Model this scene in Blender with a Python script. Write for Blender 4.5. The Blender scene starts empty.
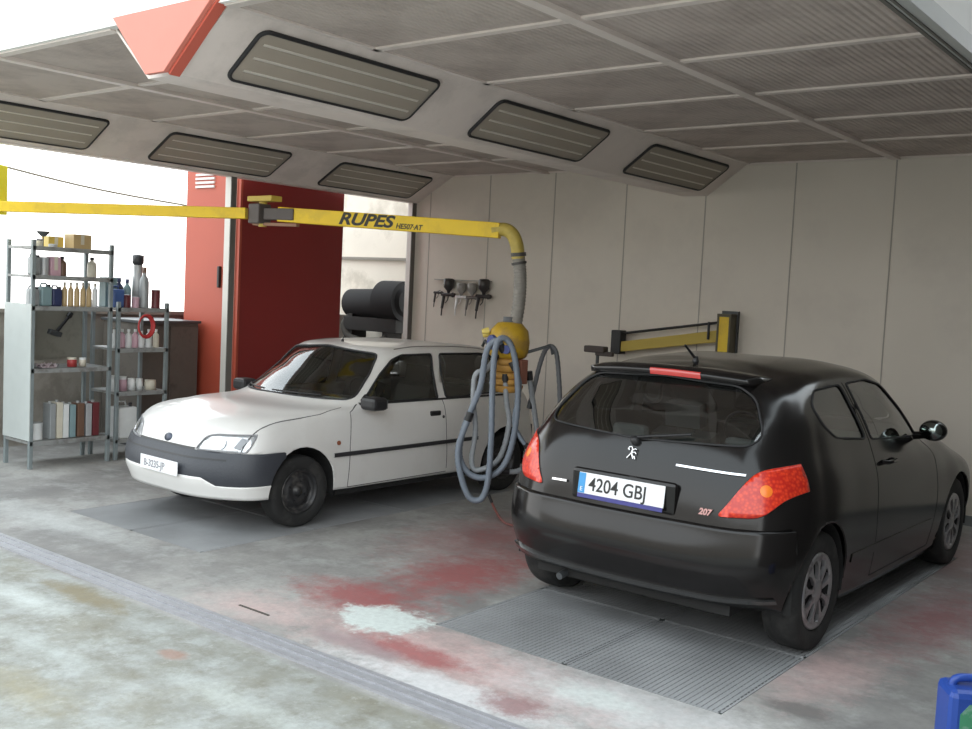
import bpy, bmesh, math, random
import numpy as np
from mathutils import Vector, Matrix, Euler
from mathutils.bvhtree import BVHTree
random.seed(7)
C = bpy.context.scene.collection
scene = bpy.context.scene

# ------------------------------------------------------------------ camera
def rot_axes(yaw, pitch, roll):
    y, p, r = [math.radians(a) for a in (yaw, pitch, roll)]
    fw = Vector((-math.sin(y)*math.cos(p), math.cos(y)*math.cos(p), math.sin(p)))
    rt = Vector((math.cos(y), math.sin(y), 0)); up = rt.cross(fw)
    return math.cos(r)*rt + math.sin(r)*up, -math.sin(r)*rt + math.cos(r)*up, fw
cd = bpy.data.cameras.new('camera'); cam = bpy.data.objects.new('camera', cd); C.objects.link(cam)
cr, cu, cf = rot_axes(38.205, -4.004, 2.768)
M = Matrix((cr, cu, -cf)).transposed().to_4x4(); M.translation = Vector((0, 0, 1.8688)); cam.matrix_world = M
cd.sensor_width = 36; cd.lens = 1025.637*36/972; cd.clip_start = 0.05; cd.clip_end = 300
scene.camera = cam
# ------------------------------------------------------------------ daylight
w = bpy.data.worlds.new('sky'); scene.world = w; w.use_nodes = True
nt = w.node_tree; nt.nodes.clear()
bg = nt.nodes.new('ShaderNodeBackground'); out = nt.nodes.new('ShaderNodeOutputWorld')
tc = nt.nodes.new('ShaderNodeTexCoord'); sx = nt.nodes.new('ShaderNodeSeparateXYZ'); rp = nt.nodes.new('ShaderNodeValToRGB')
nt.links.new(tc.outputs['Generated'], sx.inputs[0]); nt.links.new(sx.outputs['Z'], rp.inputs[0])
rp.color_ramp.elements[0].position = 0.0; rp.color_ramp.elements[0].color = (1, .99, .965, 1)
rp.color_ramp.elements[1].position = 0.6; rp.color_ramp.elements[1].color = (.86, .95, 1, 1)
nt.links.new(rp.outputs[0], bg.inputs[0]); bg.inputs[1].default_value = 2.6
nt.links.new(bg.outputs[0], out.inputs[0])
scene.view_settings.view_transform = 'Standard'; scene.view_settings.look = 'None'
scene.view_settings.gamma = 1.0; scene.view_settings.use_curve_mapping = False
scene.view_settings.exposure = 0.27

# ------------------------------------------------------------------ materials
MATS = {}
def mat(name, col, rough=.6, metal=0., var=0., vscale=8., bump=0., bscale=60., coat=0., spec=.5, grime=None, gscale=1.5, gamt=.5, glo=.5, ghi=.62):
    if name in MATS: return MATS[name]
    m = bpy.data.materials.new(name); m.use_nodes = True; t = m.node_tree; b = t.nodes['Principled BSDF']
    b.inputs['Base Color'].default_value = (*col, 1); b.inputs['Roughness'].default_value = rough; b.inputs['Metallic'].default_value = metal
    b.inputs['Specular IOR Level'].default_value = spec; b.inputs['Coat Weight'].default_value = coat; b.inputs['Coat Roughness'].default_value = .06
    co = t.nodes.new('ShaderNodeTexCoord')
    last = None
    n = t.nodes.new('ShaderNodeTexNoise'); n.inputs['Scale'].default_value = vscale; n.inputs['Detail'].default_value = 5
    t.links.new(co.outputs['Object'], n.inputs['Vector'])
    mx = t.nodes.new('ShaderNodeMix'); mx.data_type = 'RGBA'
    lo = [max(0, c*(1-var-.02)) for c in col]; hi = [min(1, c*(1+var+.02)) for c in col]
    mx.inputs[6].default_value = (*lo, 1); mx.inputs[7].default_value = (*hi, 1)
    t.links.new(n.outputs['Fac'], mx.inputs[0]); last = mx.outputs[2]
    if grime:
        g = t.nodes.new('ShaderNodeTexNoise'); g.inputs['Scale'].default_value = gscale; g.inputs['Detail'].default_value = 7; g.inputs['Roughness'].default_value = .65
        t.links.new(co.outputs['Object'], g.inputs['Vector'])
        r = t.nodes.new('ShaderNodeMapRange'); r.inputs[1].default_value = glo; r.inputs[2].default_value = ghi; r.inputs[4].default_value = gamt
        t.links.new(g.outputs['Fac'], r.inputs[0])
        m2 = t.nodes.new('ShaderNodeMix'); m2.data_type = 'RGBA'; t.links.new(r.outputs[0], m2.inputs[0])
        t.links.new(last, m2.inputs[6]); m2.inputs[7].default_value = (*grime, 1); last = m2.outputs[2]
    t.links.new(last, b.inputs['Base Color'])
    if bump:
        n2 = t.nodes.new('ShaderNodeTexNoise'); n2.inputs['Scale'].default_value = bscale; t.links.new(co.outputs['Object'], n2.inputs['Vector'])
        bp = t.nodes.new('ShaderNodeBump'); bp.inputs['Strength'].default_value = bump; bp.inputs['Distance'].default_value = .01
        t.links.new(n2.outputs['Fac'], bp.inputs['Height']); t.links.new(bp.outputs[0], b.inputs['Normal'])
    MATS[name] = m; return m
def glass(name, tint, refl=.08, rough=.02):
    if name in MATS: return MATS[name]
    m = bpy.data.materials.new(name); m.use_nodes = True; t = m.node_tree; t.nodes.clear()
    o = t.nodes.new('ShaderNodeOutputMaterial'); tr = t.nodes.new('ShaderNodeBsdfTransparent'); tr.inputs[0].default_value = (*tint, 1)
    gl = t.nodes.new('ShaderNodeBsdfGlossy'); gl.inputs['Roughness'].default_value = rough; gl.inputs[0].default_value = (1, 1, 1, 1)
    fr = t.nodes.new('ShaderNodeFresnel'); fr.inputs[0].default_value = 1.5
    ad = t.nodes.new('ShaderNodeMath'); ad.operation = 'MULTIPLY_ADD'; ad.inputs[1].default_value = 1.0; ad.inputs[2].default_value = refl - .04
    ms = t.nodes.new('ShaderNodeMixShader'); t.links.new(fr.outputs[0], ad.inputs[0]); t.links.new(ad.outputs[0], ms.inputs[0])
    t.links.new(tr.outputs[0], ms.inputs[1]); t.links.new(gl.outputs[0], ms.inputs[2]); t.links.new(ms.outputs[0], o.inputs[0])
    MATS[name] = m; return m
white_panel = mat('white_panel', (.72, .665, .585), .36, var=.04, vscale=1.2, grime=(.6, .55, .49), gscale=.8, gamt=.4)
white_paint = mat('white_frame_paint', (.80, .72, .67), .5, var=.03, grime=(.5, .45, .41), gscale=2, gamt=.4)
outer_white = mat('outer_white', (.86, .86, .83), .5, var=.02)
dark_seam = mat('dark_seam', (.16, .15, .135), .8)
joint_seam = mat('joint_seam', (.42, .39, .35), .8)
black_rubber = mat('black_rubber', (.02, .02, .022), .6, var=.1, bump=.2)
yellow = mat('yellow_paint', (.85, .58, .015), .4, var=.05, grime=(.5, .32, .03), gscale=5, gamt=.3)
steel = mat('grey_steel', (.30, .33, .34), .45, .5, var=.1)
dark_steel = mat('dark_steel', (.09, .095, .1), .5, .5, var=.15)
black_plastic = mat('black_plastic', (.018, .018, .02), .45)
chrome = mat('chrome', (.8, .8, .82), .15, 1.)

# ------------------------------------------------------------------ mesh building
class MB:
    def __init__(s): s.v = []; s.f = []; s.sm = []
    def add(s, v, f, smooth=False):
        o = len(s.v); s.v += [tuple(p) for p in v]; s.f += [tuple(i+o for i in q) for q in f]; s.sm += [smooth]*len(f); return s
    def box(s, x0, x1, y0, y1, z0, z1, R=None, piv=None):
        v = [Vector((x, y, z)) for x in (x0, x1) for y in (y0, y1) for z in (z0, z1)]
        if R is not None:
            pv = Vector(piv) if piv is not None else Vector(((x0+x1)/2, (y0+y1)/2, (z0+z1)/2))
            v = [R @ (p-pv) + pv for p in v]
        return s.add(v, [(0, 1, 3, 2), (4, 6, 7, 5), (0, 4, 5, 1), (2, 3, 7, 6), (0, 2, 6, 4), (1, 5, 7, 3)])
    def quadbox(s, pts, t):          # slab over 4 points, thickness vector t
        t = Vector(t); a = [Vector(p) for p in pts]; n = len(a); v = a + [p+t for p in a]
        f = [tuple(range(n))[::-1], tuple(range(n, 2*n))] + [(i, (i+1) % n, (i+1) % n+n, i+n) for i in range(n)]
        return s.add(v, f)
    def cyl(s, p0, p1, r0, r1=None, n=16, smooth=True, caps=True):
        r1 = r0 if r1 is None else r1; p0 = Vector(p0); p1 = Vector(p1); d = (p1-p0).normalized()
        a = d.orthogonal().normalized(); b = d.cross(a)
        v = []
        for (p, r) in ((p0, r0), (p1, r1)):
            v += [p + (a*math.cos(2*math.pi*k/n) + b*math.sin(2*math.pi*k/n))*r for k in range(n)]
        s.add(v, [(k, (k+1) % n, (k+1) % n+n, k+n) for k in range(n)], smooth)
        if caps: s.add(v[:n], [tuple(range(n))[::-1]]); s.add(v[n:], [tuple(range(n))])
        return s
    def tube(s, pts, r, n=10, closed=False, cap=True, sub=0):
        P = [Vector(p) for p in pts]
        if sub: P = smooth_path(P, sub, closed)
        N = len(P); prev = None; rings = []
        for i in range(N):
            if closed: d = (P[(i+1) % N]-P[i-1])
            else: d = P[min(i+1, N-1)]-P[max(i-1, 0)]
            d = d.normalized() if d.length > 1e-9 else Vector((0, 0, 1))
            if prev is None: a = d.orthogonal().normalized()
            else:
                a = prev - d*prev.dot(d)
                a = a.normalized() if a.length > 1e-6 else d.orthogonal().normalized()
            prev = a; b = d.cross(a); rr = r[i] if isinstance(r, (list, tuple)) else r
            rings.append([P[i] + (a*math.cos(2*math.pi*k/n)+b*math.sin(2*math.pi*k/n))*rr for k in range(n)])
        v = [p for q in rings for p in q]; f = []
        for i in range(N if closed else N-1):
            j = (i+1) % N
            for k in range(n): f.append((i*n+k, i*n+(k+1) % n, j*n+(k+1) % n, j*n+k))
        s.add(v, f, True)
        if not closed and cap: s.add(rings[0], [tuple(range(n))[::-1]]); s.add(rings[-1], [tuple(range(n))])
        return s
    def lathe(s, prof, o, axis, n=32, smooth=True, closed=False):      # prof: (radius, height) along axis
        o = Vector(o); d = Vector(axis).normalized(); a = d.orthogonal().normalized(); b = d.cross(a); v = []
        for (r, h) in prof: v += [o + d*h + (a*math.cos(2*math.pi*k/n)+b*math.sin(2*math.pi*k/n))*max(r, 1e-4) for k in range(n)]
        m = len(prof); f = []
        for i in range(m if closed else m-1):
            j = (i+1) % m
            for k in range(n): f.append((i*n+k, i*n+(k+1) % n, j*n+(k+1) % n, j*n+k))
        return s.add(v, f, smooth)
    def build(s, name, m, parent=None, bevel=0, loc=None):
        me = bpy.data.meshes.new(name); me.from_pydata([tuple(p) for p in s.v], [], s.f)
        for p, q in zip(me.polygons, s.sm): p.use_smooth = q
        bm = bmesh.new(); bm.from_mesh(me); bmesh.ops.recalc_face_normals(bm, faces=bm.faces); bm.to_mesh(me); bm.free()
        return link(name, me, m, parent, bevel, loc)
def link(name, me, m, parent=None, bevel=0, loc=None):
    me.materials.append(m); o = bpy.data.objects.new(name, me); C.objects.link(o); o.parent = parent
    if loc is not None: o.location = loc
    if bevel:
        b = o.modifiers.new('bevel', 'BEVEL'); b.width = bevel; b.segments = 2; b.limit_method = 'ANGLE'; b.angle_limit = math.radians(40)
    return o
def smooth_path(P, k, closed=False):
    N = len(P); out = []
    g = (lambda i: P[i % N]) if closed else (lambda i: P[min(max(i, 0), N-1)])
    for i in range(N if closed else N-1):
        a, b, c, d = g(i-1), g(i), g(i+1), g(i+2)
        for j in range(k):
            t = j/k
            out.append(.5*((2*b)+(c-a)*t+(2*a-5*b+4*c-d)*t*t+(3*b-a-3*c+d)*t**3))
    if not closed: out.append(P[-1])
    return out
def thing(name, label, cat, loc=(0, 0, 0), rz=0, group=None):
    o = bpy.data.objects.new(name, None); C.objects.link(o); o.location = loc; o.rotation_euler = (0, 0, rz)
    o.empty_display_size = .1
    return tag(o, label, cat, group)
def tag(o, label, cat, group=None):
    o['label'] = label; o['category'] = cat
    if group: o['group'] = group
    return o
def struct(o): o['kind'] = 'structure'; return o
def dup(root, loc, rz=None, label=None):
    r = root.copy(); C.objects.link(r); r.location = loc
    if rz is not None: r.rotation_euler = (0, 0, rz)
    if label: r['label'] = label
    def rec(src, par):
        for ch in list(src.children):
            if ch.parent != src: continue
            c = ch.copy(); C.objects.link(c); c.parent = par; rec(ch, c)
    rec(root, r); return r
def text_mesh(name, body, size, m, parent, origin, ex, ez, shear=0, offset=0, ext=.0015, align='LEFT', sx=1.):
    cu_ = bpy.data.curves.new(name, 'FONT'); cu_.body = body; cu_.size = size; cu_.shear = shear; cu_.offset = offset; cu_.extrude = ext; cu_.align_x = align
    o = bpy.data.objects.new(name, cu_); C.objects.link(o)
    me = bpy.data.meshes.new_from_object(o); bpy.data.objects.remove(o)
    ex = Vector(ex).normalized(); ez = Vector(ez).normalized(); n = ex.cross(ez)
    for v in me.vertices: v.co = Vector(origin) + ex*v.co.x*sx + ez*v.co.y + n*v.co.z
    me.materials.clear()
    return link(name, me, m, parent)
# ------------------------------------------------------------------ the place
H = 3.294; Y0 = 3.40; D = 1.071; YB = Y0 + 6*D          # filter ceiling height, front edge, bay module, back wall
XR = -1.58; XS1 = -3.03; XE1 = -4.49                     # right bay
XB1, XB2, ZB = -4.92, -5.20, 2.98                        # lower edge of the beam between the bays
XQ = -5.55; XS2 = -6.97; XE2 = -8.39; XB3 = -8.96        # left bay

def floor_material():
    m = bpy.data.materials.new('stained_concrete'); m.use_nodes = True; t = m.node_tree; b = t.nodes['Principled BSDF']
    L = t.links.new; N = t.nodes.new
    g = N('ShaderNodeNewGeometry')
    def noise(s, d=6, r=.6, off=0):
        mp = N('ShaderNodeMapping'); mp.inputs['Location'].default_value = (off, off*1.7, 0); L(g.outputs['Position'], mp.inputs[0])
        n = N('ShaderNodeTexNoise'); n.inputs['Scale'].default_value = s; n.inputs['Detail'].default_value = d; n.inputs['Roughness'].default_value = r; L(mp.outputs[0], n.inputs[0]); return n
    def rng(src, a, c, hi=1., lo=0.):
        r = N('ShaderNodeMapRange'); r.inputs[1].default_value = a; r.inputs[2].default_value = c; r.inputs[3].default_value = lo; r.inputs[4].default_value = hi; L(src, r.inputs[0]); return r.outputs[0]
    def mixc(f, A, B):
        x = N('ShaderNodeMix'); x.data_type = 'RGBA'
        L(f, x.inputs[0])
        for k, q in ((6, A), (7, B)):
            if isinstance(q, tuple): x.inputs[k].default_value = (*q, 1)
            else: L(q, x.inputs[k])
        return x.outputs[2]
    def mul(a, c):
        x = N('ShaderNodeMath'); x.operation = 'MULTIPLY'; L(a, x.inputs[0])
        if isinstance(c, float): x.inputs[1].default_value = c
        else: L(c, x.inputs[1])
        return x.outputs[0]
    sep = N('ShaderNodeSeparateXYZ'); L(g.outputs['Position'], sep.inputs[0])
    big = noise(.9, 8, .62); mid = noise(3.2, 8, .68, 5); fine = noise(26, 5, .6, 9); spk = noise(9, 6, .7, 13)
    inside = mixc(rng(big.outputs['Fac'], .40, .62), (.22, .212, .205), (.39, .38, .36))
    inside = mixc(rng(mid.outputs['Fac'], .50, .70, .7), inside, (.45, .455, .44))
    inside = mixc(rng(spk.outputs['Fac'], .60, .72, .5), inside, (.17, .16, .155))
    outer = mixc(rng(mid.outputs['Fac'], .40, .62), (.25, .25, .22), (.37, .385, .37))
    outer = mixc(rng(noise(1.6, 7, .6, 21).outputs['Fac'], .50, .68, .6), outer, (.23, .21, .15))
    outer = mixc(rng(noise(2.3, 8, .7, 33).outputs['Fac'], .54, .70, .6), outer, (.48, .51, .50))
    outer = mixc(rng(noise(5.5, 8, .75, 41).outputs['Fac'], .50, .66, .65), outer, (.17, .155, .115))
    outer = mixc(rng(noise(12, 6, .7, 47).outputs['Fac'], .56, .68, .5), outer, (.45, .46, .44))
    inside = mixc(rng(noise(6.5, 8, .75, 51).outputs['Fac'], .52, .68, .45), inside, (.16, .15, .145))
    door = rng(sep.outputs['Y'], 3.30, 3.34)
    col = mixc(door, outer, inside)
    # spilt and oversprayed paint, each patch where it lies
    def patch(cx, cy, rx, ry, c, amt, k, soft=.5, ang=0):
        nonlocal col
        mp = N('ShaderNodeMapping'); mp.vector_type = 'TEXTURE'; mp.inputs['Location'].default_value = (cx, cy, 0); mp.inputs['Scale'].default_value = (rx, ry, 1); mp.inputs['Rotation'].default_value = (0, 0, ang)
        L(g.outputs['Position'], mp.inputs[0])
        ln = N('ShaderNodeVectorMath'); ln.operation = 'LENGTH'; L(mp.outputs[0], ln.inputs[0])
        nn = noise(6.5, 8, .8, k)
        ad = N('ShaderNodeMath'); ad.operation = 'MULTIPLY_ADD'; L(nn.outputs['Fac'], ad.inputs[0]); ad.inputs[1].default_value = 2.2; L(ln.outputs['Value'], ad.inputs[2])
        f = rng(ad.outputs[0], 2.15, 2.15-soft*1.3, amt)
        col = mixc(f, col, c)
    red = (.34, .085, .085); pink = (.62, .42, .40); pale = (.66, .72, .69); white = (.68, .68, .68); dk = (.14, .13, .125)
    patch(-3.3, 3.95, 1.5, .42, pink, .75, 1, .7); patch(-2.2, 4.1, 1.0, .4, white, .6, 2, .6)
    patch(-3.0, 3.62, .9, .16, white, .8, 3, .5); patch(-4.6, 3.75, .5, .3, pink, .5, 4, .8)
    patch(-4.3, 4.35, .6, .33, red, .85, 5, .6); patch(-4.2, 5.2, .45, .8, red, .85, 6, .6); patch(-4.7, 6.2, .7, 1.2, red, .6, 7, .8)
    patch(-3.45, 3.88, .42, .14, red, .8, 8, .5); patch(-3.7, 3.76, .4, .12, (.3, .22, .23), .7, 9, .5)
    patch(-4.1, 6.8, .3, 1.5, red, .7, 20, .7)
    patch(-3.92, 4.15, .30, .24, pale, .95, 10, .25); patch(-2.67, 3.70, .22, .13, (.30, .17, .17), .85, 11, .45)
    patch(-1.6, 6.6, .35, 1.1, (.30, .09, .10), .7, 12, .7); patch(-1.75, 5.2, .3, .7, pink, .6, 14, .7); patch(-1.67, 4.62, .2, .1, dk, .7, 15, .4)
    patch(-2.45, 4.05, .35, .14, pale, .6, 16, .5); patch(-7.2, 4.0, 1.3, .3, (.56, .58, .57), .6, 17, .7)
    patch(-6.4, 3.85, .7, .16, dk, .5, 18, .6); patch(-5.9, 3.42, .7, .08, (.22, .15, .10), .5, 19, .5)
    patch(-1.9, 8.4, .6, 1.2, (.22, .10, .10), .6, 22, .7)
    patch(-5.4, 3.2, .5, .12, (.22, .18, .10), .8, 23, .5); patch(-5.53, 2.93, .55, .12, (.58, .62, .60), .7, 24, .7)
    patch(-4.25, 3.0, .10, .07, (.33, .16, .11), .6, 25, .5); patch(-4.31, 2.29, .5, .15, (.30, .26, .15), .55, 26, .8)
    patch(-3.6, 2.85, .6, .12, (.56, .60, .58), .6, 27, .8); patch(-4.8, 2.6, .8, .10, (.52, .56, .55), .5, 28, .8)
    col = mixc(rng(fine.outputs['Fac'], .35, .75, .25), col, (.16, .16, .155))
    L(col, b.inputs['Base Color'])
    rr = rng(big.outputs['Fac'], .3, .7, .75, .5); L(rr, b.inputs['Roughness']); b.inputs['Specular IOR Level'].default_value = .35
    bp = N('ShaderNodeBump'); bp.inputs['Strength'].default_value = .25; bp.inputs['Distance'].default_value = .01; L(fine.outputs['Fac'], bp.inputs['Height']); L(bp.outputs[0], b.inputs['Normal'])
    return m
fm = floor_material()
# floor: one slab with holes for the two grated pits
GR = (-3.66, -1.92, 4.30, 8.45); GL = (-7.45, -5.76, 4.26, 8.45)
fb = MB()
def slab(x0, x1, y0, y1): fb.box(x0, x1, y0, y1, -.12, 0)
slab(-30, 16, -16, 4.26); slab(-30, GL[0], 4.26, 8.45); slab(GL[1], GR[0], 4.26, 8.45); slab(GR[1], 12, 4.26, 8.45); slab(-30, 12, 8.45, 14)
slab(GR[0], GR[1], 4.26, GR[2])
struct(fb.build('floor', fm))
pit = MB(); pit.box(GR[0]-.02, GR[1]+.02, GR[2]-.02, GR[3]+.02, -.16, -.13); pit.box(GL[0]-.02, GL[1]+.02, GL[2]-.02, GL[3]+.02, -.16, -.13)
struct(pit.build('trim_1', dark_steel))
# door track along the threshold
tr = MB()
for (a, c, z) in ((3.36, 3.39, .012), (3.43, 3.46, .012), (3.50, 3.53, .010), (3.39, 3.50, .004)): tr.box(-12, -.5, a, c, -.01, z)
struct(tr.build('trim_2', mat('track_steel', (.36, .36, .38), .5, .3, var=.2, vscale=20)))
# small sunken cover
hb = MB(); hb.box(-4.66, -4.40, 3.72, 3.735, -.002, .004)
struct(hb.build('trim_3', mat('black_gap', (.08, .07, .06), .9)))

def grating_material(name, base):
    m = bpy.data.materials.new(name); m.use_nodes = True; t = m.node_tree; b = t.nodes['Principled BSDF']; L = t.links.new; N = t.nodes.new
    g = N('ShaderNodeTexCoord'); n = N('ShaderNodeTexNoise'); n.inputs['Scale'].default_value = 1.3; n.inputs['Detail'].default_value = 6; L(g.outputs['Object'], n.inputs[0])
    r = N('ShaderNodeMapRange'); r.inputs[1].default_value = .35; r.inputs[2].default_value = .65; L(n.outputs['Fac'], r.inputs[0])
    x = N('ShaderNodeMix'); x.data_type = 'RGBA'; x.inputs[6].default_value = (*[c*.8 for c in base], 1); x.inputs[7].default_value = (*[c*1.2 for c in base], 1); L(r.outputs[0], x.inputs[0])
    L(x.outputs[2], b.inputs['Base Color']); b.inputs['Roughness'].default_value = .7; return m
gm = grating_material('grating_steel', (.27, .275, .28))
def grate(x0, x1, y0, y1, label, cols):
    root = thing('floor_grate', label, 'floor grate', ((x0+x1)/2, (y0+y1)/2, 0))
    cw = (x1-x0)/cols; rows = 4; rh = (y1-y0)/rows
    for c in range(cols):
        for r in range(rows):
            b = MB(); a0 = x0+c*cw-(x0+x1)/2+.004; a1 = a0+cw-.008; b0 = y0+r*rh-(y0+y1)/2+.004; b1 = b0+rh-.008
            b.box(a0, a1, b0, b0+.012, -.03, 0); b.box(a0, a1, b1-.012, b1, -.03, 0)
            b.box(a0, a0+.012, b0, b1, -.03, 0); b.box(a1-.012, a1, b0, b1, -.03, 0)
            x = a0+.03
            while x < a1-.012: b.box(x-.0118, x+.0118, b0+.012, b1-.012, -.03, -.001); x += .0285
            y = b0+.05
            while y < b1-.02: b.box(a0+.012, a1-.012, y-.006, y+.006, -.012, -.002); y += .04
            b.build('grating_panel', gm, root)
    return root
grate(*GR[:4], 'steel floor grating over the pit under the black hatchback', 2)
grate(*GL[:4], 'steel floor grating over the pit under the white hatchback', 2)

# back wall: insulated panels with joints
bw = MB(); bw.box(-9.0, -.3, YB, YB+.08, 0, H+.02); struct(bw.build('wall_back', white_panel))
k = 0
js = MB()
for i in range(-3, 8):
    x = -5.886 + .9544*i
    if -8.95 < x < -.5: js.box(x-.006, x+.006, YB-.003, YB, .1, H)
struct(js.build('trim_4', joint_seam))
bb = MB(); bb.box(-9, -.45, YB-.012, YB, 0, .09); struct(bb.build('baseboard_back', mat('grey_base', (.2, .21, .21), .6)))
wr = MB(); wr.box(-.45, -.30, 3.34, YB+.08, 0, 5.2); struct(wr.build('wall_right_shade', mat('shade_wall_dark', (.13, .12, .11), .8, var=.1)))  # unseen wall, added to shade the right side and darken the car's reflections
wo = MB(); wo.box(-26, 14, -14.4, -14.0, 0, 4.8); struct(wo.build('wall_opposite_blocker', mat('blocker_render', (.55, .50, .44), .8, var=.1, vscale=2)))  # unseen facade behind the camera, added to cut low sky light and reflections
bl = MB(); bl.box(-13, -9.0, YB+.55, YB+.6, 0, 4.2); struct(bl.build('wall_back_left', mat('cream_wall', (.72, .66, .57), .6, var=.06, vscale=3, grime=(.42, .37, .30), gscale=1.6, gamt=.6)))
lw = MB(); lw.box(-10.75, -10.6, 3.0, YB+.6, 0, 1.42); lw.box(-10.78, -10.57, 3.0, YB+.6, 1.42, 1.46)
struct(lw.build('wall_left', mat('grey_brown_render', (.27, .25, .22), .8, var=.12, vscale=4, grime=(.14, .12, .1), gscale=3, gamt=.5)))

# plenum above the bays: filters on a T-bar grid, shell, slanted light fascias
fil = mat('filter_media', (.60, .52, .47), .9, var=.10, vscale=.9, grime=(.38, .32, .29), gscale=1.6, gamt=.75, glo=.45, ghi=.66, bump=.5, bscale=90)
def filter_material():
    m = fil; t = m.node_tree; b = t.nodes['Principled BSDF']
    w_ = t.nodes.new('ShaderNodeTexWave'); w_.wave_type = 'BANDS'; w_.bands_direction = 'X'; w_.inputs['Scale'].default_value = 7.5; w_.inputs['Distortion'].default_value = .3
    g = t.nodes.new('ShaderNodeNewGeometry'); t.links.new(g.outputs['Position'], w_.inputs[0])
    bp = t.nodes.new('ShaderNodeBump'); bp.inputs['Strength'].default_value = .45; bp.inputs['Distance'].default_value = .02; t.links.new(w_.outputs['Fac'], bp.inputs['Height']); t.links.new(bp.outputs[0], b.inputs['Normal'])
filter_material()
GRP = 'filter panels of the ceiling grid'
ordn = ['front', 'second', 'third', 'fourth', 'fifth', 'rearmost']
panel_proto = None
for bay, (xa, xs, xb) in (('right', (XE1, XS1, XR)), ('left', (XQ, XS2, XE2))):
    lo, hi = min(xa, xb), max(xa, xb)
    for side, (p, q) in (('left', (lo, xs)), ('right', (xs, hi))):
        for r in range(6):
            cx, cy = (p+q)/2, Y0+(r+.5)*D
            b = MB(); wx = (q-p)/2-.035; wy = D/2-.028
            b.box(-wx, wx, -wy, wy, 0, .03)
            o = b.build('ceiling_filter', fil, None, loc=(cx, cy, H+.005))
            tag(o, f'dusty ribbed ceiling filter, {ordn[r]} of the {side} column in the {bay} bay', 'ceiling filter', GRP)
    g = MB(); g.box(xs-.038, xs+.038, Y0, YB, H-.022, H+.01)
    for r in range(1, 6): g.box(lo, hi, Y0+r*D-.028, Y0+r*D+.028, H-.008, H+.01)
    g.box(lo, hi, Y0-.03, Y0+.03, H-.01, H+.01); g.box(lo-.0, lo+.04, Y0, YB, H-.008, H+.01); g.box(hi-.04, hi, Y0, YB, H-.008, H+.01)
    g.box(lo, hi, YB-.03, YB, H-.01, H+.01)
    struct(g.build('ceiling_grid', white_paint))
c = MB(); c.box(XB3-.05, XR+.02, Y0+.0, YB+.08, H+.04, H+.1); c.box(XB3-.1, XR+.1, Y0-.03, YB+.1, H+1.5, H+1.6); struct(c.build('ceiling', outer_white))
# outer shell of the plenum
s_ = MB(); s_.box(XR+.03, XR+.09, Y0-.06, YB+.08, H+.06, H+1.6); s_.box(XB3-.12, XB3-.06, Y0-.06, YB+.08, ZB, H+1.6)
s_.box(XE1, XR+.09, Y0-.06, Y0-.0, H+.0, H+1.6); s_.box(XE2, XQ, Y0-.06, Y0, H+0, H+1.6); s_.box(XQ, XE1, Y0-.06, Y0, H+0, H+1.6); s_.box(XB3-.12, XE2, Y0-.06, Y0, H, H+1.6)
struct(s_.build('wall_plenum', outer_white))
e_ = MB(); e_.box(XR+.0, XR+.1, Y0-.06, YB, H-.03, H+.06); struct(e_.build('trim_5', mat('plenum_edge', (.52, .54, .53), .4)))
e_ = MB(); e_.box(XR-.01, XR+.012, Y0-.04, YB, H-.035, H-.002); e_.box(XR+.03, XR+.045, Y0-.04, YB, H-.035, H-.028); struct(e_.build('trim_6', dark_seam))
# slanted fascias
def fascia_sheet(A, Bp, name, inner=None):
    # sheet from A (x, z) to B, with rounded window openings handled by separate luminaires set proud of it
    m = MB(); t = Vector((A[1]-Bp[1], 0, Bp[0]-A[0])).normalized()*-.02
    m.quadbox([(A[0], Y0, A[1]), (Bp[0], Y0, Bp[1]), (Bp[0], YB, Bp[1]), (A[0], YB, A[1])], t)
    return m
fa = fascia_sheet((XE1, H), (XB1, ZB), 'x'); fa.box(XB2, XB1, Y0, YB, ZB, ZB+.02)
fa.quadbox([(XB2, Y0, ZB), (XQ, Y0, H), (XQ, YB, H), (XB2, YB, ZB)], (0, 0, .02))
struct(fa.build('trim_7', white_paint))
fb_ = fascia_sheet((XE2, H), (XB3, ZB), 'y'); fb_.box(XB3-.12, XB3, Y0, YB, ZB-.015, ZB+.01)
fb_.quadbox([(XE2, YB, H), (XB3, YB, ZB), (XB3-.1, YB, ZB), (XB3-.1, YB, H)], (0, .02, 0))
struct(fb_.build('trim_8', white_paint))
# end cap of the beam, painted salmon
cap = MB(); cap.quadbox([(XQ+.13, Y0-.07, H+.03), (XE1-.0, Y0-.07, H+.03), (XB1+.01, Y0-.07, ZB-.005), (XB2+.12, Y0-.07, ZB-.005)], (0, -.03, 0))
cp = thing('beam_end_cap', 'salmon red trapezoid end cap on the beam between the two ceiling bays', 'beam cap', (0, 0, 0))
cap.build('cover_plate', mat('salmon_paint', (.60, .20, .15), .5, var=.04), cp, .003)
cs = MB(); cs.quadbox([(XE1-.0, Y0-.07, H+.03), (XB1+.01, Y0-.07, ZB-.005), (XB1+.01, Y0-.005, ZB-.005), (XE1-.0, Y0-.005, H+.03)], (.012, 0, -.012))
cs.build('side_flange', mat('salmon_edge', (.55, .12, .08), .5), cp)

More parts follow.
